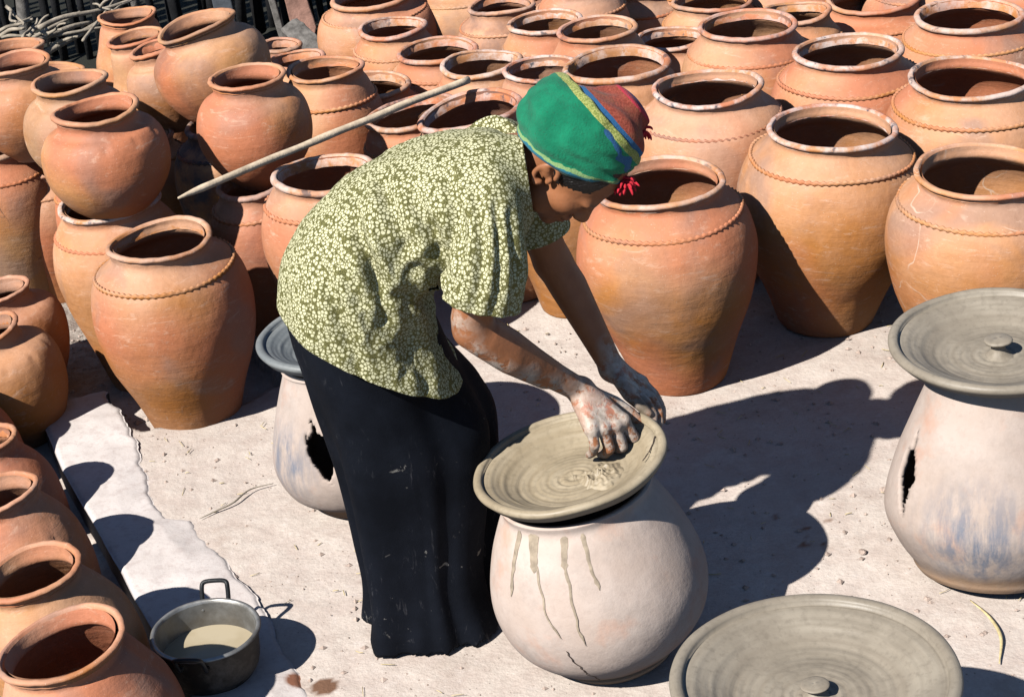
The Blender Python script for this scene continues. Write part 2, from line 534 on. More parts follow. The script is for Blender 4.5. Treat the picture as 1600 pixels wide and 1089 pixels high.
def poly_sd(X, Y, poly):
    """signed distance to a polygon, negative inside"""
    d = np.full(X.shape, 1e9); ins = np.zeros(X.shape, bool)
    n = len(poly)
    for i in range(n):
        ax, ay = poly[i]; bx, by = poly[(i + 1) % n]
        ex, ey = bx - ax, by - ay
        t = np.clip(((X - ax) * ex + (Y - ay) * ey) / (ex * ex + ey * ey), 0, 1)
        d = np.minimum(d, (X - ax - t * ex) ** 2 + (Y - ay - t * ey) ** 2)
        c = ((ay > Y) != (by > Y)) & (X < (bx - ax) * (Y - ay) / (by - ay + 1e-12) + ax)
        ins ^= c
    d = np.sqrt(d)
    return np.where(ins, -d, d)

def vnoise(X, Y, s, seed=0.0):
    f = np.vectorize(lambda x, y: noise.noise(Vector((x * s + seed, y * s, seed))))
    return f(X, Y)

def ground_z(x, y):
    return 0.0

def build_ground():
    xs = np.concatenate([[-60, -25, -10, -5], np.arange(-3.2, -1.6, 0.05), np.arange(-1.6, 1.75, 0.0105), np.arange(1.76, 3.4, 0.06), [5, 10, 25, 60]])
    ys = np.concatenate([[-60, -20, -5, 0, 1.0, 1.6], np.arange(2.2, 4.75, 0.0105), np.arange(4.76, 7.6, 0.035), [8, 9, 11, 15, 25, 60, 120]])
    X, Y = np.meshgrid(xs, ys, indexing='ij')
    sd = poly_sd(X, Y, PLATFORM)
    rag = 0.012 * vnoise(X, Y, 17) + 0.008 * vnoise(X, Y, 46, 3)
    s = np.clip((sd + rag + 0.006) / 0.012, 0, 1)
    s = s * s * (3 - 2 * s)
    Z = -0.055 * s
    pit = poly_sd(X, Y, [(-4, 4.12), (-1.24, 4.20), (-0.95, 3.62), (-0.75, 3.10), (-0.36, 2.1), (-4, 2.1)])
    pp = np.clip((0.02 - pit + rag) / 0.10, 0, 1)
    Z -= 0.16 * pp * pp * (3 - 2 * pp)
    near = np.clip(1 - np.hypot(X, (Y - 4)) / 5, 0, 1)
    Z += near * (0.0045 * vnoise(X, Y, 3.1, 5) + 0.0022 * vnoise(X, Y, 11, 8) + 0.0013 * vnoise(X, Y, 34, 2))
    Z += near * 0.007 * np.clip(vnoise(X, Y, 6.3, 21), -.1, 1) * np.clip(.7 - sd * 4, 0, 1) * .6
    Z += s * near * 0.006 * vnoise(X, Y, 24, 9)
    nx, ny = X.shape
    V = np.stack([X, Y, Z], -1).reshape(-1, 3)
    I = np.arange(nx * ny).reshape(nx, ny)
    Q = np.stack([I[:-1, :-1], I[1:, :-1], I[1:, 1:], I[:-1, 1:]], -1).reshape(-1, 4)
    me = bpy.data.meshes.new('ground')
    me.vertices.add(len(V)); me.vertices.foreach_set('co', V.astype(np.float32).ravel())
    me.loops.add(len(Q) * 4); me.loops.foreach_set('vertex_index', Q.astype(np.int32).ravel())
    me.polygons.add(len(Q)); me.polygons.foreach_set('loop_start', np.arange(len(Q), dtype=np.int32) * 4)
    me.update(calc_edges=True)
    me.polygons.foreach_set('use_smooth', [True] * len(Q))
    low = np.clip(s * 1.0, 0, 1)
    # the lower strip right beside the slab is the same pale dust
    low = low * np.clip((np.hypot(X + 0.85, Y - 4.1) - 0.35) / 0.5, 0.15, 1)
    earth = np.clip((Y - 5.9 + 0.25 * (X + 1.3) * 0 + 0.15 * vnoise(X, Y, 5, 4)) / 0.3, 0, 1) * np.clip((-0.55 - X) / 0.2, 0, 1)
    earth = np.maximum(earth, np.clip((Y - 7.2) / 0.2, 0, 1) * np.clip((-0.1 - X) / .2, 0, 1))
    wet = np.clip((0.030 + 0.03 * vnoise(X, Y, 16, 6) - np.hypot((X + 0.445) * 0.9, Y - 3.12)) / 0.006, 0, 1)
    spots = np.zeros_like(X)
    for (sx, sy, sr) in ((0.60, 3.50, .010), (0.545, 3.56, .008), (0.585, 3.44, .011), (0.625, 3.435, .009), (0.56, 3.46, .006), (0.655, 3.52, .009), (0.60, 3.47, .007)):
        spots = np.maximum(spots, np.clip((sr + 0.006 * vnoise(X, Y, 60, sx * 9) - np.hypot(X - sx, Y - sy)) / 0.004, 0, 1))
    float_attr(me, 'low', low.ravel()); float_attr(me, 'earth', earth.ravel())
    float_attr(me, 'wet', np.maximum(wet, spots * 0.9).ravel())
    o = link_mesh('ground', me, M_GROUND)
    tag(o, kind='structure')
    return o
build_ground()

def build_slab():
    left = [(-1.256, 4.435), (-1.137, 4.101), (-0.990, 3.762), (-0.831, 3.384), (-0.71, 3.106), (-0.53, 2.70), (-0.36, 2.25)]
    right = [(-1.085, 4.525), (-1.068, 4.449), (-0.993, 4.305), (-0.965, 4.216), (-0.92, 4.049), (-0.916, 3.993), (-0.885, 3.893), (-0.843, 3.822),
             (-0.784, 3.802), (-0.709, 3.638), (-0.684, 3.594), (-0.649, 3.519), (-0.612, 3.455), (-0.566, 3.328), (-0.525, 3.219), (-0.481, 3.114), (-0.36, 2.8), (-0.10, 2.25)]
    def by_y(poly, y):
        for (ax, ay), (bx, by) in zip(poly[:-1], poly[1:]):
            if ay >= y >= by: return ax + (bx - ax) * (ay - y) / (ay - by)
        return poly[0][0] if y > poly[0][1] else poly[-1][0]
    rows, cols = 300, 44
    V, F, wet = [], [], []
    def jag(y): return 0.016 * nz(y * 8, 1.3) + 0.007 * nz(y * 27, 4.1) + 0.004 * nz(y * 71, 2.2)
    for i in range(rows):
        f = i / (rows - 1)
        ya = 4.435 + (2.25 - 4.435) * f
        yb = 4.525 + (2.25 - 4.525) * f
        xa = by_y(left, ya) + 0.003 * nz(ya * 9, 7)
        xb = by_y(right, yb) + jag(yb)
        if i < 6:                      # rounded, slightly broken corner
            e = (6 - i) / 6; xa += 0.05 * e * e; 
        for j in range(cols):
            g = j / (cols - 1)
            x, y = xa + (xb - xa) * g, ya + (yb - ya) * g
            if i < 4: y += 0.012 * nz(x * 30, 9.0)
            z = 0.014 + 0.004 * nz(x * 4, y * 4, 2) + 0.0022 * nz(x * 19, y * 19, 5)
            ed = min(g, 1 - g) * abs(xb - xa)
            if ed < 0.012: z -= (1 - ed / 0.012) ** 2 * 0.007
            er = (1 - g) * abs(xb - xa)
            if er < 0.07: z -= (1 - er / 0.07) * 0.016 * max(0, min(1, .55 + 1.6 * nz(y * 5, 3.3)))
            V.append((x, y, z))
            wet.append(0.0)
    for i in range(rows - 1):
        for j in range(cols - 1):
            a = i * cols + j
            F.append((a, a + cols, a + cols + 1, a + 1))
    ring = [i * cols for i in range(rows)] + [(rows - 1) * cols + j for j in range(1, cols)] + [i * cols + cols - 1 for i in range(rows - 2, -1, -1)] + [j for j in range(cols - 2, 0, -1)]
    b0 = len(V)
    for r in ring:
        x, y, z = V[r]; V.append((x, y, -0.24)); wet.append(0.0)
    n = len(ring)
    for q in range(n):
        F.append((ring[q], ring[(q + 1) % n], b0 + (q + 1) % n, b0 + q))
    V = np.array(V)
    w = np.clip((0.026 + 0.028 * np.array([nz(x * 18, y * 18, 3) for x, y, z in V]) - np.hypot((V[:, 0] + 0.50) * 0.8, V[:, 1] - 3.135)) / 0.006, 0, 1)
    o = mk('concrete_slab', V, F, M_SLAB)
    float_attr(o.data, 'wet', w)
    tag(o, kind='structure')
build_slab()

# crumbs, chips and litter on the trodden clay: too many to count
def build_crumbs():
    V, F = [], []
    for k in range(6000):
        if k < 5400:
            x, y = random.uniform(-1.0, 1.7), random.uniform(2.3, 4.7)
            z = 0.0
        else:
            x, y = random.uniform(-1.7, -0.95), random.uniform(4.4, 5.6); z = -0.055
        if z == 0.0 and (x < -0.62 - (y - 3.3) * 0.5 or (x < -0.55 and y > 4.25)): continue
        s = 0.0010 + 0.0078 * random.random() ** 6 + (0.004 if z < 0 else 0)
        b = len(V)
        for d in ((1, 0, 0), (-1, 0, 0), (0, 1, 0), (0, -1, 0), (0, 0, .8), (0, 0, -.5)):
            V.append((x + d[0] * s * random.uniform(.6, 1.5), y + d[1] * s * random.uniform(.6, 1.5), z + 0.001 + d[2] * s * random.uniform(.5, 1.1)))
        for f in ((0, 2, 4), (2, 1, 4), (1, 3, 4), (3, 0, 4), (2, 0, 5), (1, 2, 5), (3, 1, 5), (0, 3, 5)):
            F.append(tuple(b + q for q in f))
    tag(mk('clay_crumbs', V, F, M_CRUMB, smooth=False), 'small clay crumbs and chips scattered over the dusty ground', 'crumbs', kind='stuff')
    V, F = [], []
    for k in range(420):
        x, y = random.uniform(-1.0, 1.6), random.uniform(2.4, 4.7)
        if x < -0.62 - (y - 3.3) * 0.5 or (x < -0.55 and y > 4.25): continue
        a = random.uniform(0, pi); L = random.uniform(.006, .03)
        p = [(x + cos(a) * L * t, y + sin(a) * L * t + 0.004 * sin(t * 2 + k), 0.0035 + 0.002 * random.random()) for t in (-.5, 0, .5)]
        v, f = tube(p, 0.0007 + 0.0005 * random.random(), 4)
        b = len(V); V += v; F += [tuple(b + q for q in ff) for ff in f]
    tag(mk('straw_litter', V, F, M_STRAW), 'fine straw bits strewn over the pale ground', 'straw', kind='stuff')
build_crumbs()

# ---------------------------------------------------------------- jars
def interp(pts, n): return [(max(0.0005, float(p[0])), float(p[1])) for p in catmull(pts, n)]

def jar_profile(kind, h, rr, br):
    B = rr * br
    if kind == 'big':
        bs = B * 0.54
        outer = [(bs * 0.93, 0.0), (bs, 0.012), (B * 0.70, h * 0.22), (B * 0.90, h * 0.43), (B * 0.995, h * 0.62), (B * 0.97, h * 0.755), (B * 0.872, h * 0.852), (rr * 1.03, h - 0.050), (rr * 0.935, h - 0.032), (rr * 0.945, h - 0.016), (rr - 0.009, h - 0.006)]
        band = (B * 0.872, h * 0.850)
    elif kind == 'mid':
        bs = B * 0.55
        outer = [(bs * 0.93, 0.0), (bs, 0.012), (B * 0.72, h * 0.2), (B * 0.92, h * 0.42), (B, h * 0.60), (B * 0.97, h * 0.745), (B * 0.86, h * 0.84), (rr * 1.02, h - 0.050), (rr * 0.93, h - 0.032), (rr * 0.94, h - 0.015), (rr - 0.008, h - 0.005)]
        band = (B * 0.87, h * 0.835)
    else:
        bs = B * 0.50
        outer = [(bs * 0.9, 0.0), (bs, 0.010), (B * 0.74, h * 0.17), (B * 0.94, h * 0.37), (B, h * 0.54), (B * 0.955, h * 0.69), (B * 0.83, h * 0.79), (rr * 0.98, h - 0.050), (rr * 0.89, h - 0.034), (rr * 0.92, h - 0.015), (rr - 0.007, h - 0.005)]
        band = None
    return interp(outer, 46), band

JARS = [
('big',(0.397,4.270,0.535),(0.421,4.270,0.000),0.161,1.43,(.56,.235,.074),0.15,0.50,
 'large orange jar with rope band directly behind the bowed turbaned head'),
('big',(0.865,4.505,0.540),(0.837,4.505,0.000),0.167,1.42,(.56,.235,.074),0.10,0.90,
 'large orange jar with ash-spotted rim, second of the front row from the right edge'),
('big',(1.164,4.139,0.534),(1.146,4.139,0.000),0.174,1.42,(.56,.235,.074),0.00,0.15,
 'large orange jar with pale vein cracks behind the right-hand clay lid'),
('big',(0.182,4.740,0.500),(0.182,4.740,0.000),0.115,1.42,(.56,.235,.074),0.10,0.30,
 'jar half hidden behind the far arm, left of the large front jar'),
('big',(0.596,4.847,0.559),(0.606,4.847,0.000),0.151,1.40,(.59,.255,.135),0.10,0.90,
 'pinkish roped jar just above and right of the turban'),
('big',(1.020,5.059,0.546),(1.020,5.059,0.000),0.155,1.40,(.59,.255,.135),0.10,0.90,
 'roped jar with white speckled rim behind the second front-row jar'),
('big',(1.282,4.728,0.553),(1.272,4.728,0.000),0.169,1.38,(.56,.235,.074),0.10,0.80,
 'roped jar with pale rim in the second row at the right edge'),
('big',(1.457,5.421,0.492),(1.457,5.421,0.000),0.164,1.38,(.56,.235,.074),0.00,0.60,
 'roped jar in the top right corner with deep dark mouth'),
('big',(0.791,5.392,0.542),(0.791,5.392,0.000),0.149,1.40,(.50,.255,.10),0.10,0.50,
 'roped jar with a white splash under its rim, top right of centre'),
('big',(0.376,5.117,0.558),(0.386,5.117,0.000),0.155,1.30,(.56,.235,.074),0.30,0.70,
 'wide-mouthed jar with ashy rim directly above the turban'),
('mid',(0.600,5.714,0.421),(0.600,5.714,0.000),0.116,1.38,(.59,.255,.135),0.00,0.80,
 'white-rimmed jar half hidden behind the splashed jar'),
('mid',(0.355,5.508,0.541),(0.365,5.508,0.000),0.123,1.34,(.56,.235,.074),0.10,0.40,
 'orange jar with smooth lip behind the wide-mouthed jar above the turban'),
('mid',(0.210,5.789,0.492),(0.219,5.789,0.000),0.123,1.34,(.56,.235,.074),0.10,0.80,
 'orange jar with grey ash line under its rim, top centre'),
('mid',(0.085,6.246,0.423),(0.085,6.246,0.000),0.117,1.45,(.59,.255,.135),0.50,0.30,
 'smoke-greyed jar cut by the top edge at centre'),
('mid',(0.769,6.020,0.434),(0.769,6.020,0.000),0.136,1.38,(.56,.235,.074),0.00,0.30,
 'orange jar cut by the top edge behind the splashed jar'),
('mid',(0.988,5.684,0.473),(0.988,5.684,0.000),0.109,1.38,(.56,.235,.074),0.00,0.40,
 'small-mouthed jar wedged between two roped jars, top right'),
('big',(1.274,5.898,0.420),(1.274,5.898,0.000),0.154,1.40,(.56,.235,.074),0.00,0.20,
 'jar with smooth lip cut by the top edge, right of centre'),
('mid',(0.553,6.313,0.420),(0.553,6.313,0.000),0.131,1.42,(.50,.255,.10),0.00,0.30,
 'pale jar whose roped shoulder shows at the top edge above the turban'),
('mid',(0.343,6.057,0.527),(0.343,6.057,0.000),0.115,1.38,(.59,.255,.135),0.00,0.30,
 'pale jar whose shoulder barely shows at the top edge'),
('big',(-0.060,6.612,0.430),(-0.060,6.612,0.000),0.141,1.50,(.50,.255,.10),0.00,0.30,
 'big pale jar bulging at the top edge left of the smoke-greyed jar'),
('mid',(0.169,5.283,0.512),(0.169,5.283,0.000),0.115,1.28,(.59,.255,.135),0.20,0.90,
 'jar with ash-blackened rim touching the left of the turban top'),
('mid',(-0.001,5.522,0.469),(0.007,5.522,0.000),0.128,1.34,(.56,.235,.074),0.10,0.70,
 'jar with white crusted lip beyond the tip of the stick'),
('mid',(-0.137,5.818,0.426),(-0.137,5.818,0.000),0.132,1.34,(.56,.235,.074),0.20,0.50,
 'jar with a black scorch on the left of its rim, upper centre-left'),
('mid',(-0.282,6.103,0.429),(-0.275,6.103,0.000),0.119,1.38,(.59,.255,.135),0.10,0.60,
 'jar with white splashed shoulder beside the tall jar at the fence'),
('big',(-0.358,6.462,0.436),(-0.343,6.462,0.000),0.147,1.42,(.59,.255,.135),0.00,0.20,
 'tall pink jar beside the wooden fence at the top edge'),
('mid',(-0.462,5.406,0.540),(-0.462,5.406,0.000),0.117,1.30,(.56,.235,.074),0.00,0.30,
 'clean-rimmed jar behind the stacked round pot, below the leaning plank'),
('mid',(-0.353,5.557,0.422),(-0.353,5.557,0.000),0.133,1.34,(.56,.235,.074),0.10,0.50,
 'jar with dark-edged rim just above the middle of the stick'),
('mid',(-0.220,5.161,0.465),(-0.163,5.161,0.000),0.135,1.30,(.56,.235,.074),0.35,0.60,
 'leaning jar whose black mouth is crossed by the stick'),
('big',(-0.048,4.882,0.550),(0.030,4.882,0.000),0.147,1.32,(.56,.235,.074),0.35,0.70,
 'leaning jar with scorched lip above the flowered shirt collar'),
('big',(-0.430,4.535,0.550),(-0.430,4.535,0.000),0.137,1.34,(.59,.255,.135),0.10,0.70,
 'jar behind the curved back with dark mouth under the stick'),
('mid',(-0.656,4.795,0.435),(-0.656,4.795,0.000),0.095,1.36,(.50,.165,.085),0.30,0.40,
 'reddish pink jar carrying the round pot, beside the stick'),
('big',(-1.014,4.684,0.475),(-1.005,4.684,-0.060),0.138,1.34,(.56,.235,.074),0.10,0.90,
 'roped jar with chipped sooty rim carrying the front stacked pot'),
('big',(-0.846,4.376,0.480),(-0.832,4.376,-0.060),0.134,1.52,(.44,.18,.062),0.15,0.25,
 'big brown-orange roped jar standing alone in front of the stack'),
('mid',(-0.782,5.280,0.445),(-0.782,5.280,-0.030),0.103,1.50,(.50,.255,.10),1.00,0.40,
 'blue-black sooty jar under the big tilted pot'),
('mid',(-1.063,5.561,0.335),(-1.063,5.561,-0.060),0.098,1.40,(.50,.255,.10),0.10,0.40,
 'tan jar under the narrow pot in the stack'),
('mid',(-1.328,5.302,0.365),(-1.328,5.302,-0.060),0.091,1.50,(.59,.255,.135),0.10,0.30,
 'pinkish roped jar low in the stack near the left edge'),
('mid',(-1.437,5.278,0.451),(-1.437,5.278,-0.060),0.103,1.50,(.50,.255,.10),0.00,0.20,
 'tan jar with painted net-like shadow lines at the left edge'),
('mid',(-1.171,5.098,0.420),(-1.171,5.098,-0.060),0.073,1.30,(.56,.235,.074),0.10,0.20,
 'small jar wedged under the greyish stacked pot'),
('mid',(-0.647,5.984,0.445),(-0.662,5.984,0.000),0.075,1.40,(.44,.18,.062),0.20,0.30,
 'shaded jar with pale lip below the leaning plank'),
('mid',(-0.587,5.835,0.440),(-0.587,5.835,0.000),0.098,1.30,(.56,.235,.074),0.00,0.30,
 'jar whose lip peeks out between stacked pot and clean-rimmed jar'),
('pot',(-0.993,4.641,0.745),(-0.983,4.641,0.455),0.114,1.42,(.56,.235,.074),0.15,0.00,
 'round pot with red mouth and white scuff, stacked at front left'),
('pot',(-0.627,4.868,0.715),(-0.627,4.868,0.410),0.106,1.45,(.44,.18,.062),0.10,0.00,
 'round brown pot with thumb dimples stacked beside the stick'),
('pot',(-0.815,5.379,0.720),(-0.751,5.379,0.420),0.121,1.42,(.50,.255,.10),0.35,0.00,
 'biggest stacked pot, tilted left with shaded right side'),
('pot',(-1.201,6.423,0.470),(-1.201,6.423,-0.060),0.104,1.35,(.56,.235,.074),0.00,0.00,
 'orange pot with nicked rim at the back of the stack by the branches'),
('pot',(-1.121,6.055,0.500),(-1.062,6.055,-0.060),0.096,1.30,(.50,.255,.10),0.10,0.00,
 'tan pot with narrow tilted mouth behind the biggest stacked pot'),
('pot',(-0.994,5.651,0.580),(-0.952,5.651,0.315),0.082,1.40,(.59,.255,.135),0.10,0.00,
 'pinkish pot half hidden by the biggest stacked pot'),
('pot',(-1.259,5.381,0.620),(-1.259,5.381,0.345),0.105,1.40,(.56,.235,.074),0.05,0.00,
 'bright orange stacked pot behind the greyish one'),
('pot',(-1.131,5.037,0.700),(-1.126,5.037,0.400),0.107,1.40,(.43,.265,.15),0.20,0.00,
 'greyish tan stacked pot behind the red-mouthed pot'),
('pot',(-1.318,5.218,0.710),(-1.304,5.218,0.430),0.105,1.40,(.59,.255,.135),0.10,0.00,
 'stacked pot with pink shoulder cut by the left edge'),
('pot',(-1.529,6.078,0.500),(-1.499,6.078,-0.060),0.109,1.40,(.50,.255,.10),0.20,0.00,
 'shaded pot at the left edge below the branches'),
('mid',(1.045,6.155,0.450),(1.045,6.155,0.000),0.123,1.40,(.56,.235,.074),0.10,0.30,
 'jar whose shoulder shows at the top edge behind the small-mouthed jar'),
('big',(1.492,6.031,0.450),(1.492,6.031,0.000),0.159,1.40,(.59,.255,.135),0.10,0.30,
 'jar whose shoulder shows at the top edge left of the corner jar'),
('big',(1.770,5.865,0.450),(1.770,5.865,0.000),0.163,1.40,(.56,.235,.074),0.10,0.30,
 'jar whose shoulder shows in the extreme top right corner'),
('mid',(0.166,6.537,0.450),(0.166,6.537,0.000),0.126,1.40,(.59,.255,.135),0.10,0.30,
 'jar whose shoulder shows at the top edge behind the ash-lined jar'),
('mid',(0.729,6.354,0.450),(0.729,6.354,0.000),0.131,1.40,(.50,.255,.10),0.10,0.30,
 'jar whose shoulder shows at the top edge left of the smooth orange one'),
('mid',(1.262,6.293,0.450),(1.262,6.293,0.000),0.143,1.40,(.56,.235,.074),0.10,0.30,
 'hindmost jar glimpsed at the top edge right of centre'),
('pot',(-1.361,4.691,0.250),(-1.317,4.691,-0.060),0.089,1.66,(.50,.165,.085),0.15,0.00,
 'reddish pot at the far end of the left-edge row'),
('pot',(-1.335,4.411,0.270),(-1.282,4.411,-0.060),0.090,1.75,(.44,.18,.062),0.15,0.00,
 'brown pot second in the left-edge row, by the slab corner'),
('pot',(-1.402,4.154,0.230),(-1.331,4.154,-0.215),0.078,1.70,(.44,.18,.062),0.15,0.00,
 'pot whose dark shoulder barely enters at the left edge'),
('pot',(-1.240,3.906,0.220),(-1.171,3.906,-0.215),0.074,1.62,(.44,.18,.062),0.35,0.00,
 'small dark pot in the middle of the left-edge row'),
('pot',(-1.148,3.599,0.250),(-1.074,3.599,-0.215),0.092,1.60,(.50,.165,.085),0.20,0.00,
 'reddish brown pot third from the bottom of the left-edge row'),
('pot',(-1.008,3.237,0.270),(-0.932,3.237,-0.215),0.106,1.55,(.50,.255,.10),0.20,0.00,
 'tan brown pot next to last in the left-edge row'),
('pot',(-0.895,2.943,0.290),(-0.824,2.943,-0.215),0.123,1.50,(.50,.165,.085),0.10,0.00,
 'big rosy pot in the bottom left corner'),
]

def aim(o, base, rim, spin):
    axis = (Vector(rim) - Vector(base))
    q = Vector((0, 0, 1)).rotation_difference(axis.normalized())
    o.rotation_mode = 'QUATERNION'
    o.rotation_quaternion = q @ Matrix.Rotation(spin, 3, 'Z').to_quaternion()
    o.location = base

def shade_attrs(o, tint, soot, ash, veins_netshadow=0.0, dark=0.0):
    o.color = (*tint, 1)
    o['soot'] = soot; o['ash'] = ash; o['veins_netshadow'] = veins_netshadow; o['netshadow'] = dark

def build_jar(i, kind, rim, base, rr, br, tint, soot, ash, label):
    rnd = random.Random(100 + i)
    h = (Vector(rim) - Vector(base)).length
    prof, band = jar_profile(kind, h, rr, br * rnd.uniform(.965, 1.035))
    sag, squat = rnd.uniform(-.035, .035), rnd.uniform(-.03, .03)
    prof = [(r * (1 + squat * sin(pi * min(1, z / (h * .9))) ** 2), z + h * sag * sin(pi * min(1, z / (h * .88))) ** 2) for r, z in prof]
    if band: band = (band[0], band[1] + h * sag * sin(pi * min(1, band[1] / (h * .88))) ** 2 + rnd.uniform(-.006, .004))
    near = rim[1] < 5.0
    seg = 112 if near else 72
    sd = i * 3.7
    ex, ph = rnd.uniform(-.02, .02), rnd.uniform(0, 6)
    lip = rnd.uniform(.001, .0065)
    def warp(t, r, z):
        k = 1 + ex * cos(2 * t + ph) + 0.020 * nz(cos(t) * 1.3 + sd, sin(t) * 1.3, z * 5) + 0.006 * nz(cos(t) * 4 + sd, sin(t) * 4, z * 16)
        zz = z + (z / h) ** 6 * lip * sin(2 * t + ph * 2)
        return (r * k * cos(t), r * k * sin(t), zz)
    dims = []
    if kind == 'pot' and i % 3 != 2:
        m = rnd.choice((11, 13, 14)); dims = [m, h * 0.755]
    def fn(t, r, z, q):
        x, y, zz = warp(t, r, z)
        if dims and r > rr * 0.5:
            d = exp(-((z - dims[1]) / 0.010) ** 2) * max(0, cos(dims[0] * t)) ** 6 * (0.005 + 0.003 * nz(t * 3, sd))
            f = 1 - d / max(r, .01); x *= f; y *= f
        return (x, y, zz)
    root = empty('terracotta_jar' if kind != 'pot' else 'terracotta_pot')
    aim(root, base, rim, rnd.uniform(0, 6.28))
    wall = 0.011
    inner = [(max(0.001, r - wall), max(z, wall)) for r, z in prof]
    V, F = lathe(prof, seg, fn, cap0=True)
    V2, F2 = lathe(inner[::-1], seg, lambda t, r, z, q: warp(t, r, z), cap1=True)
    n = len(V); V += V2; F += [tuple(a + n for a in f) for f in F2]
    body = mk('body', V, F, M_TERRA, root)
    # rolled lip
    top = h - 0.001
    tr = (0.0078 if kind == 'big' else (0.0070 if kind == 'mid' else 0.0058)) * rnd.uniform(.85, 1.2)
    if not near: tr *= 1.08
    c0 = rr - tr * 1.25
    rp = []
    for a in range(15):
        an = -2.35 + a * (2 * pi - 1.75) / 14
        w = 1.0 if kind != 'pot' else 1.0
        rp.append((c0 + tr * 1.05 * cos(an) * w - 0.001 + (0.002 if cos(an) > 0 else 0) * cos(an), top - tr + tr * sin(an)))
    rp = [(c0 - 0.0135, top - 0.030)] + rp[::-1] + [(c0 - 0.001, top - 0.020)]
    V, F = lathe(rp, seg, lambda t, r, z, q: warp(t, r + 0.0016 * nz(cos(t) * 6 + sd, sin(t) * 6, 2), z + 0.0016 * nz(cos(t) * 5, sin(t) * 5, sd)))
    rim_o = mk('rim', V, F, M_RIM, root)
    parts = [body, rim_o]
    if band:
        R, zb = band
        # seat the rope on the actual outline at that height
        R = min(prof, key=lambda p: abs(p[1] - zb) + (0 if p[1] > h * .6 else 9))[0]
        tw = int(2 * pi * R / 0.0175)
        segs = tw * (7 if near else 5)
        V, F = [], []
        m = 7
        for k in range(segs):
            t = 2 * pi * k / segs
            for q in range(m):
                a = 2 * pi * q / m
                rad = 0.0050 * (1 + 0.34 * sin(tw * t + 1.4 * sin(a) * 1.0 + a))
                V.append(warp(t, R + rad * cos(a) * 1.0 - 0.001, zb + 0.0035 * sin(3 * t + sd) * 0.6 + rad * sin(a) * 1.15))
        for k in range(segs):
            k2 = (k + 1) % segs
            for q in range(m):
                F.append((k * m + q, k2 * m + q, k2 * m + (q + 1) % m, k * m + (q + 1) % m))
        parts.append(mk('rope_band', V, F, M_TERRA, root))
    veins_netshadow, dark = 0.0, 0.0
    if 'vein cracks' in label: veins_netshadow = 0.7
    if 'net-like' in label: veins_netshadow, dark = 0.9, 1.0  # cast shadow of a net, painted as dark lines
    for p in parts: shade_attrs(p, tint, soot, ash, veins_netshadow, dark)
    grp = 'pots in the row along the left edge' if 'row' in label and kind == 'pot' and 'left-edge' in label else ('stacked round pots' if kind == 'pot' else 'big terracotta jars set out to cool')
    tag(root, label, 'pot' if kind == 'pot' else 'jar', grp)
    return root

for i, row in enumerate(JARS):
    build_jar(i, *row)

# ---------------------------------------------------------------- whitewashed stands and wet clay plates
def surf_strip(prof_r, pts, lift, n=3):
    """thin raised band that follows a body of revolution; pts: (theta, z, half_width)"""
    V, F = [], []
    for (t, z, w) in pts:
        for q in range(n):
            s = (q / (n - 1) - 0.5) * 2
            r = prof_r(z) + lift * (1 - s * s) + 0.0004
            tt = t + s * w / max(prof_r(z), .01)
            V.append((r * cos(tt), r * sin(tt), z))
    for i in range(len(pts) - 1):
        for q in range(n - 1):
            a = i * n + q
            F.append((a, a + 1, a + n + 1, a + n))
    return V, F

